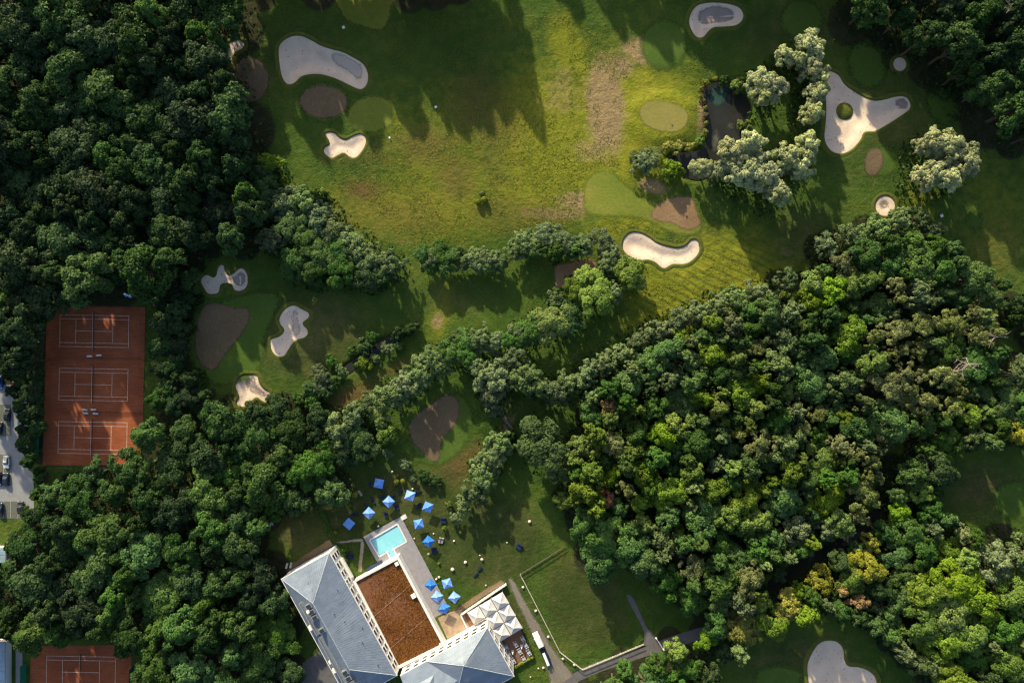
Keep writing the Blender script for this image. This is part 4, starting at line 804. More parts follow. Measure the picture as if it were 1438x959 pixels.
def mesh_fence(px0, py0, px1, py1, lab, hgt=3.2, mat=DARKM, screen=None, grp='court fences'):
    a = Vector(W(px0, py0)); b = Vector(W(px1, py1)); d = b - a; L_ = d.length; e = empty('court_fence', (a.x, a.y, 0), math.atan2(d.y, d.x)); tag(e, lab, 'fence', grp)
    n = max(2, int(L_ / 3)); 
    for i in range(n + 1): MB().tube((L_ * i / n, 0, 0), (L_ * i / n, 0, hgt), 0.05, n=6).build('post', DARKM if not screen else TEAL, e)
    for z in (0.1, hgt / 2, hgt): MB().tube((0, 0, z), (L_, 0, z), 0.03, n=5).build('rail', DARKM, e)
    if screen: MB().box((L_ / 2, 0.1, hgt * 0.5), (L_, 0.05, hgt * 0.95)).build('windscreen', TEAL, e)
mesh_fence(66,430,204,430, 'dark post fence of the clay courts along the dark wood'); mesh_fence(205,431,199,655, 'dark post fence between clay courts and hedge strip')
mesh_fence(60,655,197,655, 'dark post fence of the clay courts above the grassy bank'); mesh_fence(64,432,60,585, 'dark post fence of the clay courts behind the car park trees')
mesh_fence(55.5,590,53.5,640, 'green windscreen fence between car park and clay courts', 3.4, TEAL, True)
mesh_fence(37,930,36.5,1000, 'green windscreen fence between footpath and lower clay court', 3.2, TEAL, True); mesh_fence(188,934,188,1000, 'green windscreen fence between lower clay court and wood', 3.2, TEAL, True)
for py in (503, 578.5):
    a = W(86, py); b = W(200, py); e = empty('divider_net', (a[0], a[1], 0.04)); tag(e, 'low dark divider net between %s clay courts' % ('upper and middle' if py < 550 else 'middle and last'), 'net')
    MB().box(((b[0] - a[0]) / 2, 0, 0.4), (b[0] - a[0], 0.04, 0.7)).build('net', NET, e)
    for i in range(11): MB().tube(((b[0] - a[0]) * i / 10, 0, 0), ((b[0] - a[0]) * i / 10, 0, 0.9), 0.04, n=5).build('post', DARKM, e)
def club_flag(px, py, lab):
    x, y = W(px, py, 5); e = empty('flagpole', (x, y, 0)); tag(e, lab, 'flag')
    MB().tube((0, 0, 0), (0, 0, 6.5), 0.06, 0.04).build('pole', GREYM, e); m = MB(); 
    for i in range(6):
        for j in range(2):
            a0, a1 = i * .35, (i + 1) * .35; w0, w1 = .3 * math.sin(i * 1.1), .3 * math.sin((i + 1) * 1.1)
            m.add([(a0, w0 - j * .5, 6.3 - j * .8), (a1, w1 - j * .5, 6.2 - j * .8), (a1, w1 - (j + 1) * .5, 5.4 - j * .8), (a0, w0 - (j + 1) * .5, 5.5 - j * .8)], [(0, 1, 2, 3)])
    f = m.build('flag', WHITE, e); f.data.materials.append(BLUEC)
    for p in f.data.polygons: p.material_index = p.index % 2
club_flag(176,413,'white and blue flag beside the three clay courts'); club_flag(129,893,'white and blue flag above the separate lower clay court')
def glass_house(px0, py0, px1, py1, lab, hgt=3.0):
    x0, y1 = W(px0, py0, hgt); x1, y0 = W(px1, py1, hgt); e = empty('glazed_pavilion', ((x0 + x1) / 2, (y0 + y1) / 2, 0)); tag(e, lab, 'building'); a, b = (x1 - x0), (y1 - y0)
    MB().box((0, 0, hgt / 2 - .1), (a - .3, b - .3, hgt - .2)).build('wall', CREAM, e); r = MB().box((0, 0, hgt), (a, b, 0.18)).build('roof', GREYM, e)
    n = max(2, int(b / 3.2)); RG = plain('roof_glazing', (0.24, 0.36, 0.45), 0.2, 0.2, 0.8, spec=.6)
    for i in range(n): MB().box((0, -b / 2 + b * (i + .5) / n, hgt + .12), (a - .5, b / n - .25, 0.06)).build('pane', RG, r)
glass_house(-40,769,9,790,'small glazed roof at the edge of the car park green'); glass_house(-40,901,8,1010,'long glazed roof beside the straight footpath')

# ------------------------------------------------------------------ cars
def make_car(paint, name='parked_car', L_=4.4, Wd=1.8, Ht=1.45):
    e = empty(name, (0, 0, 0)); a, b = L_ / 2, Wd / 2
    prof = [(-a, .35), (-a, .72), (-a * .93, .86), (-a * .5, .93), (a * .42, .95), (a * .85, .80), (a * .98, .62), (a, .35), (a * .9, .25), (-a * .9, .25)]
    m = MB(); n = len(prof)
    for y, k in ((-b, .94), (-b * .86, 1.0), (b * .86, 1.0), (b, .94)): m.v += [(x * (k if abs(y) < b else k), y, z if abs(y) < b else z * .94) for x, z in prof]
    for r in range(3):
        for i in range(n): m.f.append((r * n + i, r * n + (i + 1) % n, (r + 1) * n + (i + 1) % n, (r + 1) * n + i))
    m.f += [tuple(range(n))[::-1], tuple(range(3 * n, 4 * n))]
    m.build('body', paint, e)
    c = MB(); q = [(-a * .80, .90), (-a * .55, Ht - .05), (a * .08, Ht - .05), (a * .45, .92)]
    c.v = [(x, s * b * k, z) for s in (-1, 1) for (x, z), k in zip(q, (.84, .70, .70, .84))]
    c.f = [(0, 1, 2, 3)[::-1], (4, 5, 6, 7), (0, 1, 5, 4), (1, 2, 6, 5), (2, 3, 7, 6)]; c.build('windows', GLASS, e)
    MB().box((-a * .235, 0, Ht - .02), (a * .60, b * 1.36, 0.06)).build('roof', paint, e)
    for sx in (-.62, .64):
        for sy in (-1, 1):
            w_ = MB().tube((a * sx, sy * (b - .22), .33), (a * sx, sy * (b + .01), .33), .33, n=12).build('wheel', TYRE, e)
            MB().tube((a * sx, sy * (b - .02), .33), (a * sx, sy * (b + .025), .33), .2, n=8).build('rim', SILVERP, w_)
    for sy in (-1, 1):
        MB().box((a * .955, sy * b * .68, .66), (.14, .36, .14)).build('headlight', LAMPG, e); MB().box((-a * .985, sy * b * .72, .72), (.08, .3, .16)).build('tail_light', REDP, e)
        MB().box((a * .30, sy * (b + .09), .95), (.14, .2, .14)).build('mirror', paint, e)
    return e
for px, py, p, rz, lab in [(1,536,BLUEP,-88,'bright blue car parked at the upper end of the car park'),(23,537,REDP,90,'dark red car in the shade of the car park trees'),(12,582,BLACKP,86,'black car with pale roof light parked alone in the upper bays'),(1,600,BLACKP,80,'dark car with reddish tail in the upper bays'),
                           (11,648,WHITEP,-90,'white car parked on the middle bays'),(10,672,NAVYP,88,'dark navy car parked just below the white car'),(0,671,BLACKP,-90,'black car parked beside the dark navy car'),(30.5,712,BLACKP,90,'black car with white bonnet glare on the lower bays'),(2,714,NAVYP,90,'dark car parked at the end of the lower bays'),(-9,648,SILVERP,90,'silver car beside the white car'),(-9,582,SILVERP,-90,'silver car beside the black car in the upper bays')]:
    c = make_car(p); x, y = W(px, py); c.location = (x, y, 0.03); c.rotation_euler = (0, 0, math.radians(rz)); tag(c, lab, 'car', 'cars in the car park')
# white van towing a trailer
van = make_car(WHITEP, 'delivery_van', 5.2, 2.0, 2.0); x, y = W(755.5, 896); van.location = (x, y, 0.05); van.rotation_euler = (0, 0, math.radians(117)); tag(van, 'white delivery van on the gravel drive', 'van')
MB().box((-0.75, 0, 1.45), (3.4, 1.86, 1.1)).build('cargo_body', WHITEP, van)
x, y = W(766.5, 921); e = empty('trailer', (x, y, 0.05), math.radians(112)); tag(e, 'navy trailer with a long white cover behind the van', 'trailer')
MB().box((0, 0, .62), (6.0, 2.0, .16)).build('bed', NAVYP, e); MB().box((-.5, .2, 1.0), (4.6, .95, .6)).build('cover', WHITEP, e); MB().box((0, -.75, .95), (5.6, .35, .5)).build('side_box', NAVYP, e)
MB().box((2.5, 0.1, .95), (.7, 1.6, .5)).build('front_box', NAVYP, e); MB().tube((3.0, 0, .6), (4.3, 0, .55), .07).build('drawbar', DARKM, e)
for sx in (-.9, .1):
    for s in (-1, 1): MB().tube((sx, s * .85, .33), (sx, s * 1.08, .33), .33, n=12).build('wheel', TYRE, e)

# ------------------------------------------------------------------ hotel
U = Vector((0.4824, -0.8760)); Vv = Vector((-0.8760, -0.4824))     # along the wing, across it (metres, world axes)
EA, RI = 9.0, 14.0
def hp(px, py, h): return Vector(W(px, py, h))
hotel = empty('hotel', (*hp(470, 860, 0), 0)); tag(hotel, 'hotel wing with blue-grey hipped zinc roof and white window facade', 'building'); HO = hotel.location.copy()
def part(m, name, mat, parent=hotel, smooth=False):
    m.v = [(v[0] - HO.x, v[1] - HO.y, v[2]) for v in m.v] if parent is hotel else m.v
    return m.build(name, mat, parent, smooth=smooth)
def sub(m, name, mat, parent):
    m.v = [(v[0] - HO.x, v[1] - HO.y, v[2]) for v in m.v]; return m.build(name, mat, parent)
B0 = hp(462.5, 775.6, EA); A0 = B0 + Vv * 18.3; L1 = 46.8
def q3(o, u, v, z): p = o + U * u + Vv * v; return (p.x, p.y, z)
part(MB().prism([q3(B0, .1, .1, 0)[:2], q3(B0, L1 - .1, .1, 0)[:2], q3(B0, L1 - .1, 18.2, 0)[:2], q3(B0, .1, 18.2, 0)[:2]], 0, EA - .02), 'wall', CREAM)
part(MB().prism([q3(B0, -.1, -.1, 0)[:2], q3(B0, L1, -.1, 0)[:2], q3(B0, L1, 18.4, 0)[:2], q3(B0, -.1, 18.4, 0)[:2]], EA - .25, EA), 'cornice', WHITE)
R0 = hp(439.5, 847, RI); R1 = hp(495.6, 955, RI)
v_r = (R0 - B0).dot(Vv); u0 = (R0 - B0).dot(U); u1 = L1 - 11.0
c4 = [q3(B0, .1, .1, EA + .01), q3(B0, L1 - .2, .1, EA + .01), q3(B0, L1 - .2, 18.2, EA + .01), q3(B0, .1, 18.2, EA + .01), q3(B0, u0, v_r, RI), q3(B0, u1, v_r, RI)]
roof = MB(); roof.v = list(c4); roof.f = [(0, 4, 5, 1), (1, 5, 2), (2, 5, 4, 3), (3, 4, 0)]
roof = part(roof, 'roof', ZINC)
def capline(a, b, parent, r=.10): sub(MB().tube(a, b, r, n=6), 'ridge_cap', plain('ridge_metal', (0.36, 0.40, 0.45), .5), parent)
for a, b in ((c4[0], c4[4]), (c4[3], c4[4]), (c4[4], c4[5]), (c4[5], c4[1]), (c4[5], c4[2])): capline(a, b, roof)
seamm = plain('roof_seam', (0.17, 0.215, 0.285), .5)
def seams(p0, p1, q0, q1, n, parent):
    for i in range(1, n):
        t = i / n; a = Vector(p0).lerp(Vector(p1), t); b = Vector(q0).lerp(Vector(q1), t)
        a.z += .03; b.z += .03; sub(MB().tube(a, b, .035, n=3), 'standing_seam', seamm, parent)
seams(c4[0], c4[1], c4[4], c4[5], 44, roof); seams(c4[3], c4[0], c4[4], c4[4], 16, roof)
# long roof terrace, dormers and chimneys on the back slope
def back(u, v): 
    t = (18.2 - v) / (18.2 - v_r); return EA + (RI - EA) * t
for ua, ub in ((9.5, 21.5), (22.5, 41.0)):
    t_ = MB(); z = back(0, 15.2) - .1
    t_.prism([q3(B0, ua, 12.9, 0)[:2], q3(B0, ub, 12.9, 0)[:2], q3(B0, ub, 15.3, 0)[:2], q3(B0, ua, 15.3, 0)[:2]], EA, z + .8)
    tr = part(t_, 'roof_terrace', plain('terrace_zinc', (0.15, 0.18, 0.22), .6))
    sub(MB().prism([q3(B0, ua, 15.3, 0)[:2], q3(B0, ub, 15.3, 0)[:2], q3(B0, ub, 15.6, 0)[:2], q3(B0, ua, 15.6, 0)[:2]], EA, z + 1.7), 'parapet', GREYM, tr)
for uc, vc, s_, hh in ((18.5, 16.4, 1.5, 2.0), (31.5, 16.2, 1.1, 1.8), (34.5, 16.2, 1.5, 2.0), (45.4, 13.2, 1.6, 2.2), (0.9 + 12, 13.6, .9, 3.2)):
    c_ = MB().prism([q3(B0, uc + a * s_ / 2, vc + b * s_ / 2, 0)[:2] for a, b in ((-1, -1), (1, -1), (1, 1), (-1, 1))], EA - .2, back(0, vc) + hh * .6); part(c_, 'chimney', CREAM)
for uc in (11.5, 13.6, 15.7, 20.5, 36.2, 38.4, 40.4):
    d_ = MB().prism([q3(B0, uc + a * .75, 12.7 + b * 1.0, 0)[:2] for a, b in ((-1, -1), (1, -1), (1, 1), (-1, 1))], EA + .5, back(0, 12.6) + .9); dm = part(d_, 'dormer', GREYM)
    z = back(0, 12.6) + .93; sub(MB().prism([q3(B0, uc + a * .55, 12.7 + b * .75, 0)[:2] for a, b in ((-1, -1), (1, -1), (1, 1), (-1, 1))], z, z + .04), 'pane', GLASS, dm)
for uc, vc in ((12, 3), (22, 5.5), (31, 4), (40, 3.2), (5, 9.2), (27, 2), (18, 7)):
    z = EA + (RI - EA) * vc / v_r; sub(MB().tube(q3(B0, uc, vc, z - .1), q3(B0, uc, vc, z + .5), .13, n=6), 'vent_pipe', DARKM, roof)
# windows: each a pane in a frame; two storeys
def window_row(o, dirn, nrm, n0, n1, pitch, off, z, wd=1.75, hg=1.55):
    for i in range(n0, n1):
        c = o + dirn * (off + i * pitch) + nrm * .03; rz = math.atan2(dirn.y, dirn.x)
        wn = MB().box((c.x, c.y, z), (wd + .22, .12, hg + .22), rz); w_ = part(wn, 'window', WHITE)
        c2 = c + nrm * .05; sub(MB().box((c2.x, c2.y, z), (wd, .06, hg), rz), 'pane', GLASS, w_)
        c3 = c + nrm * .07; sub(MB().box((c3.x, c3.y, z - hg / 2 - .14), (wd + .25, .12, .08), rz), 'sill', WHITE, w_)
f0 = B0 + U * .1 + Vv * .1
for z in (7.4, 4.9): window_row(f0, U, -Vv, 0, 14, 3.2, 2.2, z)
for z in (2.2,): window_row(f0, U, -Vv, 0, 3, 3.2, 2.2, z)
balc = MB(); 
part(MB().prism([q3(B0, 4.5, -1.1, 0)[:2], q3(B0, 12.0, -1.1, 0)[:2], q3(B0, 12.0, .4, 0)[:2], q3(B0, 4.5, .4, 0)[:2]], 3.0, 3.2), 'balcony', WHITE)
part(MB().prism([q3(B0, 4.5, -1.1, 0)[:2], q3(B0, 12.0, -1.1, 0)[:2], q3(B0, 12.0, -1.0, 0)[:2], q3(B0, 4.5, -1.0, 0)[:2]], 3.2, 4.1), 'railing', WHITE)

# second wing and corner pavilion
E0 = hp(684.4, 880.9, EA); hotel2 = empty('hotel_pavilion', (*hp(660, 940, 0), 0)); tag(hotel2, 'hotel corner pavilion with pyramid zinc roof beside the white canopies', 'building')
HO1 = HO.copy(); HO = hotel2.location.copy(); hotel_main = hotel; hotel = hotel2
def part2(m, name, mat):
    m.v = [(v[0] - HO.x, v[1] - HO.y, v[2]) for v in m.v]; return m.build(name, mat, hotel2)
LW, DW = 33.2, 18.6
part2(MB().prism([q3(E0, .1, .1, 0)[:2], q3(E0, .1, LW, 0)[:2], q3(E0, DW - .2, LW, 0)[:2], q3(E0, DW - .2, .1, 0)[:2]], 0, EA - .02), 'wall', CREAM)
part2(MB().prism([q3(E0, -.1, -.1, 0)[:2], q3(E0, -.1, LW, 0)[:2], q3(E0, DW, LW, 0)[:2], q3(E0, DW, -.1, 0)[:2]], EA - .25, EA), 'cornice', WHITE)
pk = hp(651, 934.6, 15.0); pk = (pk.x, pk.y, 15.0); vW = 23.2
k4 = [q3(E0, .1, .1, EA + .01), q3(E0, DW - .2, .1, EA + .01), q3(E0, DW - .2, vW, EA + .01), q3(E0, .1, vW, EA + .01), pk]
r2 = MB(); r2.v = list(k4); r2.f = [(0, 1, 4), (1, 2, 4), (2, 3, 4), (3, 0, 4)]
for i_, f in enumerate(r2.f):
    a, b, c = (Vector(r2.v[j]) for j in f)
    if (b - a).cross(c - a).z < 0: r2.f[i_] = f[::-1]
roof2 = part2(r2, 'roof', ZINC)
for i in range(4): capline(k4[i], pk, roof2)
seams(k4[0], k4[1], pk, pk, 16, roof2); seams(k4[3], k4[0], pk, pk, 20, roof2)
r3 = MB(); w0 = vW - 2.0; r3.v = [q3(E0, .1, w0, EA + .015), q3(E0, .1, LW, EA + .015), q3(E0, 9.3, LW, 12.6), q3(E0, 9.3, w0 - 6, 12.6), q3(E0, DW, LW, EA + .015), q3(E0, DW, w0, EA + .015)]
r3.f = [(0, 3, 2, 1), (3, 5, 4, 2), (0, 5, 3)]
roof3 = part2(r3, 'roof', ZINC)
g_ = MB(); g_.v = [q3(E0, 4.5, 22.6, EA + 1.9), q3(E0, 4.5, 29.2, EA + 1.9), q3(E0, 6.5, 26, 13.2), q3(E0, 14, 26, 13.2), q3(E0, 14, 22.6, 10.2), q3(E0, 14, 29.2, 10.2)]
g_.f = [(0, 2, 1), (0, 4, 3, 2), (1, 2, 3, 5)]; part2(g_, 'dormer_roof', ZINC)
for (a, b) in ((9.6, 11.4), (11.6, 14.0)):
    p = pk; c = q3(E0, a - 3.6 if a < 10 else a + 1.3, 12.3 if a < 10 else 13.6, 0); zz = EA + 2.9
    if a < 10: zz = EA + 6.0 * (a - 3.6) / 11.0 + .25
    else: zz = 13.2
    m_ = MB().box((c[0], c[1], zz), (1.9, 1.9, .5), math.atan2(U.y, U.x)); sk = part2(m_, 'skylight', WHITE)
    sub(MB().box((c[0], c[1], zz + .27), (1.4, 1.4, .06), math.atan2(U.y, U.x)), 'pane', plain('skylight_glass', (0.30, 0.36, 0.42), .2, .1, 2, spec=.6), sk)
fE = E0 + U * .1 + Vv * .1
def window_row2(o, dirn, nrm, n, pitch, off, z, wd=1.75, hg=1.55):
    for i in range(n):
        c = o + dirn * (off + i * pitch) + nrm * .03; rz = math.atan2(dirn.y, dirn.x)
        w_ = part2(MB().box((c.x, c.y, z), (wd + .22, .12, hg + .22), rz), 'window', WHITE)
        c2 = c + nrm * .05; sub(MB().box((c2.x, c2.y, z), (wd, .06, hg), rz), 'pane', GLASS, w_)
        c3 = c + nrm * .07; sub(MB().box((c3.x, c3.y, z - hg / 2 - .14), (wd + .25, .12, .08), rz), 'sill', WHITE, w_)
for z in (7.4, 4.9): window_row2(fE, Vv, -U, 10, 3.2, 1.8, z)
for z in (7.4, 4.9, 2.2): window_row2(fE, U, -Vv, 5, 3.4, 2.2, z, 1.3)
hotel = hotel_main; HO = HO1

# flat sedum roof between the wings
FR = 3.2; c_ = [hp(496, 816, FR), hp(560, 780, FR), hp(626, 905, FR), hp(560, 938, FR)]
low = empty('garden_roof_hall', (*c_[0], 0)); tag(low, 'low white hall with a rusty brown planted flat roof', 'building'); HL = low.location.copy()
def lp(m, n_, mat, par=None): m.v = [(v[0] - HL.x, v[1] - HL.y, v[2]) for v in m.v]; return m.build(n_, mat, par or low)
lp(MB().prism([tuple(p) for p in c_], 0, FR - .3), 'wall', CREAM)
cen = sum(c_, Vector((0, 0))) / 4; inn = []
for i in range(4):
    a, b = c_[i - 1], c_[i]; d = c_[(i + 1) % 4]
    inn.append(b + (a - b).normalized() * (.9 if i in (1, 2) else .5) + (d - b).normalized() * .9)
soil = lp(MB().prism([tuple(p) for p in inn], FR - .3, FR - .05), 'planted_roof', SEDUM[0])
for i in range(4):
    a, b = c_[i - 1], c_[i]; a2, b2 = inn[i - 1], inn[i]
    lp(MB().prism([tuple(a), tuple(b), tuple(b2), tuple(a2)], FR - .31, FR + .45), 'parapet', WHITE if i != 0 else CREAM)
m = 14000; uu = NR.uniform(0, 1, (m, 2)); P2 = [np.array(p) for p in inn]
xy = ((1 - uu[:, :1]) * (1 - uu[:, 1:]) * P2[0] + uu[:, :1] * (1 - uu[:, 1:]) * P2[1] + uu[:, :1] * uu[:, 1:] * P2[2] + (1 - uu[:, :1]) * uu[:, 1:] * P2[3])
dens = vnoise(xy[:, 0], xy[:, 1], 5, 3) * .55 + uu[:, 0] * .35 + uu[:, 1] * .25 + NR.uniform(-.25, .25, m)
kk = dens > .42; xy = xy[kk]; tn = np.clip(vnoise(xy[:, 0], xy[:, 1], 2.5, 9) * .6 + NR.uniform(-.1, .5, len(xy)), 0, 1)
sm = leaves_mesh('sedum', np.column_stack([xy - np.array([HL.x, HL.y]), FR + NR.uniform(-.02, .14, len(xy))]), NR.normal(size=(len(xy), 3)) * .55 + [0, 0, .9], .15, tn)
sm.materials.append(SEDUM[1]); o = link('sedum_plants', sm, low); tag(o, kind='stuff')
for px, py, s_ in ((581,836,1.5),(557.5,791,1.2),(620,904,1.1)):
    x, y = W(px, py, FR); lp(MB().box((x, y, FR + .3), (s_, s_, .7), math.atan2(U.y, U.x)), 'roof_hatch', CREAM)
for t in (.42, .80):
    a = inn[0].lerp(inn[3], t); b = inn[1].lerp(inn[2], t - .12); lp(MB().tube((a.x, a.y, FR + .02), (b.x, b.y, FR + .02), .07, n=5), 'pipe', plain('roof_pipe', (0.36, 0.22, 0.15), .8), soil)
x, y = W(526, 795, 1); pv = empty('solar_panel', (x, y, 0.05), math.atan2(-U.y, -U.x) + math.pi / 2); tag(pv, 'dark tilted panel leaning by the pool end of the hall', 'panel')
MB().add([(-3, -.7, .2), (3, -.7, .2), (3, .9, 1.1), (-3, .9, 1.1), (-3, -.7, .12), (3, -.7, .12), (3, .9, 1.02), (-3, .9, 1.02)], [(0, 1, 2, 3), (7, 6, 5, 4), (0, 4, 5, 1), (1, 5, 6, 2), (2, 6, 7, 3), (3, 7, 4, 0)]).build('panel', NAVYP, pv)
for s in (-2.6, 2.6): MB().box((s, .8, .5), (.1, .1, 1.0)).build('leg', DARKM, pv)

# ------------------------------------------------------------------ pool, deck, lawn furniture
def ring(name, outer, innr, mat, z, parent=None):
    n, m_ = len(outer), len(innr); pts = [Vector(p) for p in outer] + [Vector(p) for p in innr]
    ed = [(i, (i + 1) % n) for i in range(n)] + [(n + i, n + (i + 1) % m_) for i in range(m_)]
    v, e, f, *_ = delaunay_2d_cdt(pts, ed, [], 1, 1e-5); fs = []
    for t in f:
        c = sum((v[i] for i in t), Vector((0, 0))) / len(t)
        if not inside(innr, np.array(c.x), np.array(c.y)): fs.append(list(t))
    me = bpy.data.meshes.new(name); me.from_pydata([(q.x, q.y, z) for q in v], [], fs); me.materials.append(mat)
    for p_ in me.polygons:
        if p_.normal.z < 0: p_.flip()
    me.update(); return link(name, me, parent)
dk = ring('pool_deck', deckW, poolW, DECK, 0.06); tag(dk, 'grey paved deck around the pool and along the hall', 'deck', kind='structure')
pool = empty('swimming_pool', (*poolW.mean(0), 0)); tag(pool, 'turquoise swimming pool with white coping and narrow arm', 'pool'); pc = poolW.mean(0)
pl_ = poolW - pc
me = bpy.data.meshes.new('water'); me.from_pydata([(a, b, -.12) for a, b in pl_], [], [list(range(len(pl_)))]); me.materials.append(POOLW)
for p_ in me.polygons:
    if p_.normal.z < 0: p_.flip()
link('water', me, pool)
wl = MB(); cp = []
for i in range(len(pl_)):
    a, b = Vector(pl_[i - 1]), Vector(pl_[i]); d = (b - a).normalized(); nn = Vector((-d.y, d.x)); c = (a + b) / 2
    wl.box((c.x, c.y, -.35), ((b - a).length, .06, .8), math.atan2(d.y, d.x))
    s_ = 1 if not inside(pl_, np.array(c.x + nn.x * .2), np.array(c.y + nn.y * .2)) else -1
    k = c + nn * s_ * .28; MB().box((k.x, k.y, .075 + .004 * (i % 2)), ((b - a).length + .5, .5, .09), math.atan2(d.y, d.x)).build('coping', WHITE, pool)
wl.build('pool_wall', TILE, pool)
x, y = W(567, 726); MBx = empty('shower_tray', (x, y, 0.03), math.radians(28)); tag(MBx, 'pale square shower tray at the corner of the pool deck', 'tray')
MB().box((0, 0, .06), (2.0, 1.5, .12)).build('tray', WHITE, MBx); MB().tube((.8, 0, .1), (.8, 0, 2.2), .04).build('shower_pole', GREYM, MBx)

def umbrella(px, py, rot, lab, grp, side=3.1):
    x, y = W(px, py, 2.4); e = empty('parasol', (x, y, 0.03), math.radians(-rot)); tag(e, lab, 'parasol', grp); a = side / 2
    m = MB(); top = (0, 0, 2.95); n = 4; N_ = 6
    cor = [(-a, -a, 2.25), (a, -a, 2.25), (a, a, 2.25), (-a, a, 2.25)]
    for i in range(4):
        p, q = Vector(cor[i]), Vector(cor[(i + 1) % 4]); t = Vector(top); g = []
        for r in range(4):
            f = r / 3; row = []
            for s in range(4):
                g_ = s / 3; b = p.lerp(q, g_); v = b.lerp(t, f); v.z -= .10 * math.sin(math.pi * g_) * (1 - f); row.append(v)
            g.append(row)
        for r in range(3):
            for s in range(3): m.add([g[r][s], g[r][s + 1], g[r + 1][s + 1], g[r + 1][s]], [(0, 1, 2, 3)])
        vl = [p, q, q + Vector((0, 0, -.18)), p + Vector((0, 0, -.18))]; m.add(vl, [(0, 3, 2, 1)])
    m.build('canopy', BLUEC, e); MB().tube((0, 0, .05), (0, 0, 3.0), .045).build('pole', GREYM, e); MB().ball((0, 0, 3.0), .11).build('finial', WHITE, e)
    MB().box((0, 0, .06), (.8, .8, .12)).build('base', STONE, e)
    for c in cor: MB().tube((c[0], c[1], 2.22), (0, 0, 2.88), .025, n=4).build('rib', GREYM, e)
LAWNP = 'blue parasol on the hotel lawn '
for i, (px, py, r, lab) in enumerate([(531.9,678.8,13,LAWNP+'farthest from the pool, beside the trees'),(545.6,704.4,45,LAWNP+'in the middle of the lounger group'),(575.4,695.9,17,LAWNP+'below the two clipped bushes'),(600.6,711.9,22,LAWNP+'beside the row of grey-green trees'),(517.9,720.3,43,LAWNP+'between the middle parasol and the darkest one'),(489.8,735.6,40,LAWNP+'of the deepest blue, near the sandy path'),(587.8,735.6,-12,LAWNP+'next to the shower tray'),(601.6,760.3,38,LAWNP+'beside two grey loungers'),
                                      (604.8,821.3,40,'blue parasol on the deck, first of three by the hall'),(613.8,837.5,36,'blue parasol on the deck, middle one of three'),(623.8,853.8,28,'blue parasol on the deck, nearest the sandy terrace'),(627.8,819.4,-16,'blue parasol on the grass beside the first deck parasol'),(638.0,838.8,38,'blue parasol on the grass closest to the white canopies')]):
    umbrella(px, py, r, lab, 'blue parasols')
def lounger(px, py, rot, mat, lab, grp):
    x, y = W(px, py); e = empty('sun_lounger', (x, y, 0.02), math.radians(rot)); tag(e, lab, 'lounger', grp)
    MB().box((0, 0, .27), (1.95, .70, .07)).build('frame', DARKM if mat is NAVY else WHITE, e); MB().box((-.33, 0, .36), (1.25, .66, .10)).build('cushion', mat, e)
    MB().add([(.30, -.33, .33), (.30, .33, .33), (.95, .33, .78), (.95, -.33, .78), (.30, -.33, .43), (.30, .33, .43), (.92, .33, .88), (.92, -.33, .88)], [(0, 1, 2, 3), (4, 7, 6, 5), (0, 3, 7, 4), (1, 5, 6, 2), (3, 2, 6, 7), (0, 4, 5, 1)]).build('backrest', mat, e)
    for sx in (-.85, .85):
        for sy in (-1, 1): MB().box((sx, sy * .28, .12), (.06, .06, .24)).build('leg', DARKM, e)
NL = 'navy lounger on the hotel lawn '
for px, py, rot, lab in [(519.5,679,80,'beside the parasol farthest from the pool'),(522.5,701,115,'in the pair between parasols and clipped bushes'),(524.5,703,115,'in the pair between parasols and clipped bushes'),(514,709.5,120,'just above the parasol near the darkest one'),(496,722,15,'in the pair above the deepest blue parasol'),(500.5,721,15,'in the pair above the deepest blue parasol'),(558.5,711,110,'in the pair beside the middle parasol'),(555.5,712,110,'in the pair beside the middle parasol'),(541,722,100,'in the pair above the pool deck'),(543,722.5,100,'in the pair above the pool deck'),(562,690,60,'in the shade left of the bush parasol'),(585,691,30,'right of the bush parasol'),(588,690,30,'right of the bush parasol'),(587,710,70,'beside the parasol near the tree row'),(590,708,70,'beside the parasol near the tree row'),(537,697,10,'under the rim of the middle parasol'),(551,697,10,'under the rim of the middle parasol'),(668,806,38,'in the pair standing alone in the grass'),(674,798,38,'in the pair standing alone in the grass')]:
    lounger(px, py, rot, NAVY, NL + lab, 'loungers ' + lab)
for px, py in ((403,794),(408.8,793)): lounger(px, py, 75, WHITE, 'white lounger on the brown earth strip beside the hotel', 'white loungers by the hotel')
for px, py in ((617.5,758),(621.3,758.6)): lounger(px, py, 75, CHAIRM, 'grey lounger on the lawn beside a blue parasol', 'grey loungers on the lawn')
lounger(506, 692, -55, CHAIRM, 'single grey lounger beside the clipped bushes', 'single lounger'); 
for px, py in ((421,706),(426,704.5)): lounger(px, py, 80, plain('pale_blue_fabric', (0.30, 0.42, 0.52), .8), 'pale blue lounger under the trees beside the shaded lawn', 'pale blue loungers')
for px, py in ((380,736.5),(385,733.5)): lounger(px, py, 60, plain('light_blue_fabric', (0.28, 0.45, 0.58), .8), 'light blue lounger at the edge of the wood', 'light blue loungers')
def daybed(px, py, rot, lab):
    x, y = W(px, py); e = empty('daybed', (x, y, 0.02), math.radians(rot)); tag(e, lab, 'daybed')
    MB().box((0, 0, .28), (1.9, 1.9, .16)).build('base', DARKM, e); MB().box((0, 0, .43), (1.8, 1.8, .14)).build('mattress', NAVY, e); MB().box((0, .75, .66), (1.7, .3, .36)).build('pillow', NAVY, e)
    for s in (-.8, .8):
        for t in (-.8, .8): MB().box((s, t, .1), (.1, .1, .2)).build('leg', DARKM, e)
daybed(610, 772, 20, 'navy square daybed in the shade of the parasol by the grey loungers'); daybed(622.5, 730, 0, 'dark square daybed beside the grey-green trees'); daybed(729, 767, -30, 'dark navy daybed alone on the open lawn')
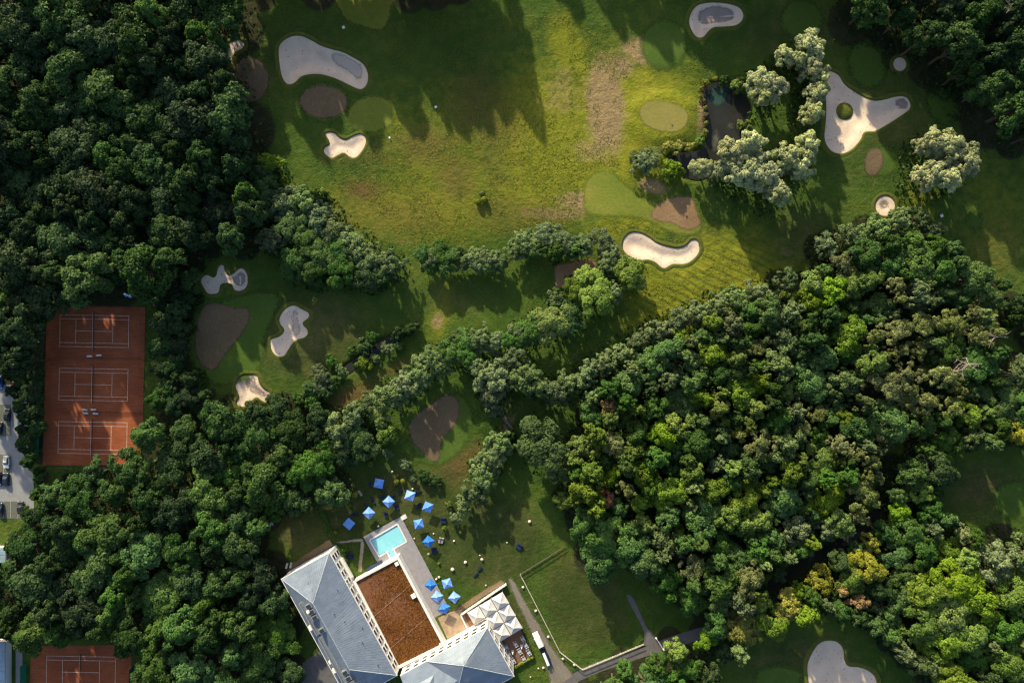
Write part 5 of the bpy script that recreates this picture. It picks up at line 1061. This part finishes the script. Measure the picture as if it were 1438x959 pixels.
daybed(492.5, 780.5, 0, 'dark square daybed on the grass between hotel and sandy path')
def stone(px, py, r, lab, grp):
    x, y = W(px, py); e = MB().ball((0, 0, r * S * .45), r * S, 9, 6, .75, .16).build('lawn_stone', STONE, None, (x, y, 0.0), R_.uniform(0, 6)); tag(e, lab, 'stone', grp)
for px, py, r in ((677,785,2.3),(653.6,789,2.2),(635.6,799,2.5),(616.5,810,1.9),(613,812.5,1.6),(609,749,1.2),(602,777.5,1.6),(635,836-106,1.5),(682.5,821.5,1.1),(531.5,738.5,1.6),(582,756,1.2)): stone(px, py, r, 'pale rounded stone seat on the sunny hotel lawn', 'stone seats on the lawn')
for px, py, r in ((743.5,732,2.2),(674,779.5,1.0),(712,761.5,1.0)): stone(px, py, r, 'pale rounded stone on the shaded far lawn', 'stones on the far lawn')
for px, py, r in ((734.5,824,1.9),(752.5,857,1.9),(770,893.5,1.9),(790.5,924.5,1.9),(806.5,933,1.9)): stone(px, py, r, 'pale boulder in the line beside the field fence', 'boulders along the fence')
for px, py, r in ((756,938,1.2),(763,937,1.8),(745,950,1.0)): stone(px, py, r, 'small pale boulder on the grass below the trailer', 'boulders by the trailer')
for px, py in ((551,661.5),(579.5,686),(637.5,759)): 
    x, y = W(px, py); tag(MB().box((0, 0, .22), (.55, .4, .44)).build('side_table', WHITE, None, (x, y, 0.0), .4), 'small white side table between the loungers', 'table', 'white side tables')

# white canopies on the hotel terrace
G0 = Vector(W(668.75, 864.6, 3.2)); gu = Vector(W(685.6, 854.6, 3.2)) - G0; gv = Vector(W(695, 872, 3.2)) - Vector(W(685.6, 854.6, 3.2))
flat('canopy_terrace', Z(640,839,8,[(60,180),(350,-20),(545,-10),(880,640),(650,775),(380,290),(160,365)]), WOOD, 0.05, 'brown wooden dining terrace under the white canopies', 'terrace')
def canopy(c, lab):
    e = empty('canopy', (c.x, c.y, 0.05), math.atan2(gu.y, gu.x)); tag(e, lab, 'canopy', 'white canopies'); a = gu.length / 2 * .955; b = gv.length / 2 * .955; m = MB(); K = 6
    cor = [Vector((-a, -b, 2.6)), Vector((a, -b, 2.6)), Vector((a, b, 2.6)), Vector((-a, b, 2.6))]; t = Vector((0, 0, 4.6))
    for i in range(4):
        p, q = cor[i], cor[(i + 1) % 4]; g = []
        for r in range(K + 1):
            f = r / K; row = []
            for s in range(K + 1):
                w_ = s / K; v = p.lerp(q, w_).lerp(t, f); v.z = 2.6 + 2.0 * f ** 1.35 - .12 * math.sin(math.pi * w_) * (1 - f) * f * 4; row.append(v)
            g.append(row)
        for r in range(K):
            for s in range(K): m.add([g[r][s], g[r][s + 1], g[r + 1][s + 1], g[r + 1][s]], [(0, 1, 2, 3)])
        m.add([p, q, q - Vector((0, 0, .25)), p - Vector((0, 0, .25))], [(0, 3, 2, 1)])
    m.build('canopy_cloth', CANVAS, e); MB().ball((0, 0, 4.62), .09, 6, 4).build('finial', WHITE, e)
    for p in cor: MB().tube((p.x * .97, p.y * .97, 0), (p.x * .97, p.y * .97, 2.6), .05, n=6).build('post', GREYM, e)
    for i in range(4): MB().tube(cor[i] - Vector((0, 0, .05)), cor[(i + 1) % 4] - Vector((0, 0, .05)), .04, n=5).build('beam', DARKM, e)
NAMES = {(0,0):'white pyramid canopy at the hotel corner, beside the sandy terrace', (1,0):'white pyramid canopy in the middle of the wall side', (2,0):'white pyramid canopy at the corner of wall and drive',
         (1,1):'white pyramid canopy at the hotel side, surrounded by others', (2,1):'white pyramid canopy in the middle of the drive side', (1,2):'white pyramid canopy between hotel wall and dining tables', (2,2):'white pyramid canopy between drive and dining tables'}
for (i, j), lab in NAMES.items(): canopy(G0 + gu * i + gv * j, lab)
def wall_run(pts, hgt, th, mat, lab, cat='wall'):
    e = empty('terrace_wall', (*W(*pts[0]), 0)); tag(e, lab, cat); o = Vector(W(*pts[0]))
    for p, q in zip(pts, pts[1:]):
        a, b = Vector(W(*p)) - o, Vector(W(*q)) - o; d = b - a; c = (a + b) / 2
        MB().box((c.x, c.y, hgt / 2), (d.length, th, hgt), math.atan2(d.y, d.x)).build('wall', mat, e); MB().box((c.x, c.y, hgt + .05), (d.length + th * .4, th + .12, .1), math.atan2(d.y, d.x)).build('cap', WHITE, e)
wall_run([(658.5,884.5),(647.5,861.5),(711,818.8)], 1.3, .3, CREAM, 'low white wall round the canopy terrace')
def table_set(px, py, rot, lab):
    x, y = W(px, py); e = empty('dining_table', (x, y, 0.05), rot); tag(e, lab, 'table', 'tables on the dining terrace')
    MB().box((0, 0, .73), (1.25, .95, .05)).build('table_top', TABLE, e); MB().box((0, 0, .04), (.6, .5, .06)).build('foot', DARKM, e); MB().tube((0, 0, .05), (0, 0, .72), .05).build('leg', DARKM, e)
    for sx, sy in ((-.35, -.75), (.35, -.75), (-.35, .75), (.35, .75)):
        c, s = math.cos(rot), math.sin(rot); ch = empty('chair', (x + sx * c - sy * s, y + sx * s + sy * c, 0.05), rot + (0 if sy < 0 else math.pi)); tag(ch, 'pale slatted chair at a dining table on the wooden terrace', 'chair', 'chairs on the dining terrace')
        MB().box((0, 0, .45), (.46, .46, .05)).build('seat', plain_chair, ch); MB().box((0, -.24, .72), (.46, .05, .48)).build('backrest', plain_chair, ch)
        for a in (-.19, .19):
            for b in (-.19, .19): MB().box((a, b, .21), (.04, .04, .42)).build('leg', DARKM, ch)
plain_chair = plain('chair_weave', (0.42, 0.40, 0.44), .8, .15, 4)
tr_ = math.atan2(gu.y, gu.x)
for px, py, lab in [Z(640,839,8,[(752,452)])[0] + ('blue-grey dining table under the canopy edge by the drive',), Z(640,839,8,[(785,525)])[0] + ('blue-grey dining table second along the drive',), Z(640,839,8,[(820,605)])[0] + ('blue-grey dining table at the outer hedge corner',), Z(640,839,8,[(672,510)])[0] + ('blue-grey dining table just in front of the canopies',), Z(640,839,8,[(718,592)])[0] + ('blue-grey dining table in the middle of the terrace',),
                    Z(640,839,8,[(568,548)])[0] + ('blue-grey dining table by the hotel wall under the canopy edge',), Z(640,839,8,[(600,625)])[0] + ('blue-grey dining table halfway along the hotel wall',), Z(640,839,8,[(645,695)])[0] + ('blue-grey dining table at the hotel wall near the hedge',), Z(640,839,8,[(765,675)])[0] + ('blue-grey dining table along the low hedge',)]: table_set(px, py, tr_, lab)
for p, lab in ((Z(640,839,8,[(740,540)])[0], 'closed white parasol between drive-side dining tables'), (Z(640,839,8,[(640,600)])[0], 'closed white parasol between hotel-side dining tables')):
    x, y = W(*p); e = empty('closed_parasol', (x, y, 0.05)); tag(e, lab, 'parasol'); MB().tube((0, 0, .05), (0, 0, 2.6), .04).build('pole', GREYM, e); MB().tube((0, 0, 1.0), (0, 0, 2.5), .30, .06, 8).build('folded_canopy', CANVAS, e); MB().box((0, 0, .08), (.9, .9, .16)).build('base', WHITE, e)
# low clipped hedges
def hedge(pts, hgt, wd, leafk, lab):
    e = empty('low_hedge', (*W(*pts[0]), 0)); tag(e, lab, 'hedge'); o = np.array(W(*pts[0])); C, Nn = [], []; b = MB()
    for p, q in zip(pts, pts[1:]):
        a, c = np.array(W(*p)) - o, np.array(W(*q)) - o; d = c - a; L_ = np.linalg.norm(d); n_ = int(L_ * 110); t = NR.uniform(0, 1, n_); f = NR.uniform(-1, 1, n_); pn = np.array([-d[1], d[0]]) / L_
        zz = hgt * (1 - .35 * f ** 4) * NR.uniform(.82, 1.06, n_); side = NR.uniform(0, 1, n_) < .35; zz = np.where(side, NR.uniform(.1, hgt, n_), zz); f = np.where(side, np.sign(f) * 1.0, f)
        xy = a + t[:, None] * d + (f * wd / 2)[:, None] * pn; C.append(np.column_stack([xy, zz])); Nn.append(np.column_stack([pn[0] * f, pn[1] * f, np.full(n_, .6)]) + NR.normal(size=(n_, 3)) * .4)
        for k in range(int(L_ / 1.2) + 1): v = a + d * min(1, k * 1.2 / L_); b.tube((v[0], v[1], -.1), (v[0], v[1], hgt * .7), .05, .03, 5)
    me = leaves_mesh('foliage', np.vstack(C), np.vstack(Nn), .17, NR.uniform(0, 1, sum(len(x) for x in C))); me.materials.append(LEAF[leafk]); link('foliage', me, e); b.build('stems', BARK, e)
hedge(Z(640,839,8,[(875,655),(660,775)]), .9, .8, 'topiary', 'low yellow-green hedge closing the dining terrace'); hedge(Z(640,839,8,[(560,0),(760,370),(872,640)]), .7, .5, 'green', 'low green hedge between terrace and gravel drive')
hedge([(445,704),(466,752)], 1.2, 1.4, 'green', 'green hedge between shaded lawn and pool lawn'); hedge(Z(380,740,8,[(740,215),(800,300),(850,380)]), 1.0, 1.2, 'green', 'short hedge along the hotel facade')
for p, r, sp, lab in (((494,806),5,'dark','dark shrub squeezed between hotel and sandy path'),((489,800),4,'green','green shrub at the hotel wall by the sandy path'),((484,772),4,'green','round shrub on the small lawn by the hotel corner')):
    x, y = W(*p); cm, tm = SHAPES['shrub'][1]; e = empty('shrub', (x, y, 0), 1.0, (r * S / 5,) * 2 + (.3,)); link('trunk', tm, e); c = link('crown', cm, e); c.material_slots[0].link = 'OBJECT'; c.material_slots[0].material = LEAF[sp]; tag(e, lab, 'shrub')

# ------------------------------------------------------------------ field fence, barrier, course markers
def rail_fence(pts, lab, hgt=1.1):
    o = Vector(W(*pts[0])); e = empty('field_fence', (o.x, o.y, 0)); tag(e, lab, 'fence')
    for p, q in zip(pts, pts[1:]):
        a, b = Vector(W(*p)) - o, Vector(W(*q)) - o; d = b - a; n_ = max(2, int(d.length / 2.4))
        for i in range(n_): v = a + d * i / n_; MB().box((v.x, v.y, hgt / 2), (.12, .12, hgt), math.atan2(d.y, d.x)).build('post', FENCEM, e)
        for z in (.45, hgt - .05): c = (a + b) / 2; MB().box((c.x, c.y, z), (d.length + .1, .14, .12), math.atan2(d.y, d.x)).build('rail', FENCEM, e)
FENCEM = plain('fence_wood', (0.50, 0.48, 0.40), .85, .2, 2)
rail_fence(Z(720,719,4,[(42,345),(265,780),(390,878),(560,808),(735,735)]), 'pale rail fence round two sides of the mown field')
FENCEM = plain('dark_fence_wood', (0.10, 0.09, 0.07), .9, .2, 2)
rail_fence([(731,805),(765,784),(793,766)], 'dark thin fence between hotel lawn and mown field', 1.0)
def bollard(px, py, lab):
    x, y = W(px, py); e = empty('bollard', (x, y, 0.03)); tag(e, lab, 'bollard', 'white posts by the barrier'); MB().box((0, 0, .5), (.42, .42, 1.0)).build('post', WHITE, e); MB().box((0, 0, 1.03), (.52, .52, .06)).build('cap', WHITE, e)
K = 1438 / 150
for a, b in ((740,463),(835,420)): bollard(860 + a / K, 860 + b / K, 'white square post beside the road barrier')
x0, y0 = W(860 + 585 / K, 860 + 333 / K); x1, y1 = W(860 + 685 / K, 860 + 487 / K); e = empty('road_barrier', (x0, y0, 0.03), math.atan2(y1 - y0, x1 - x0)); tag(e, 'white barrier pole across the road at the edge of the wood', 'barrier'); L_ = math.hypot(x1 - x0, y1 - y0)
for u in (0, L_): MB().box((u, 0, .5), (.45, .45, 1.0)).build('post', WHITE, e)
MB().tube((0, 0, 1.05), (L_, 0, 1.05), .09).build('boom', WHITE, e)
x0, y0 = W(860 + 880 / K, 860 + 398 / K); x1, y1 = W(860 + 945 / K, 860 + 520 / K); e = empty('road_barrier', (x0, y0, 0.03), math.atan2(y1 - y0, x1 - x0)); tag(e, 'thin dim barrier pole half under the trees', 'barrier'); MB().box((0, 0, .5), (.45, .45, 1.0)).build('post', WHITE, e); MB().tube((0, 0, 1.0), (3.6, 0, .9), .06).build('boom', GREYM, e)
def marker(px, py, s_, lab):
    x, y = W(px, py); e = empty('yardage_board', (x, y, float(hz0(np.array(x), np.array(y)))), .5); tag(e, lab, 'marker'); MB().box((0, 0, .5), (s_, s_, .08)).build('board', WHITE, e)
    for s in (-.35, .35): MB().box((s * s_, 0, .2), (.08, .08, .6)).build('leg', DARKM, e)
marker(482.3, 38.8, .95, 'small white marker board near the mown tee lawn'); marker(1321, 303.5, 1.0, 'small white marker board in the shade of the lone willow')
marker(612, 150.5, .8, 'pale marker board in the rough beside the long shadow'); marker(547, 193.5, .6, 'tiny white marker board beside the bright mown green')
def pin(px, py, lab, col):
    x, y = W(px, py); e = empty('golf_flag', (x, y, float(hz0(np.array(x), np.array(y))))); tag(e, lab, 'flag'); MB().tube((0, 0, 0), (0, 0, 2.2), .03, n=5).build('pole', WHITE, e)
    MB().add([(0, 0, 2.15), (.6, .25, 2.0), (.6, .2, 1.7), (0, 0, 1.75)], [(0, 1, 2, 3)]).build('flag', col, e)
pin(956, 286, 'white flag on the rust brown half of the two-tone green', WHITE); pin(935, 160, 'red flag on the raised straw yellow green', REDP)
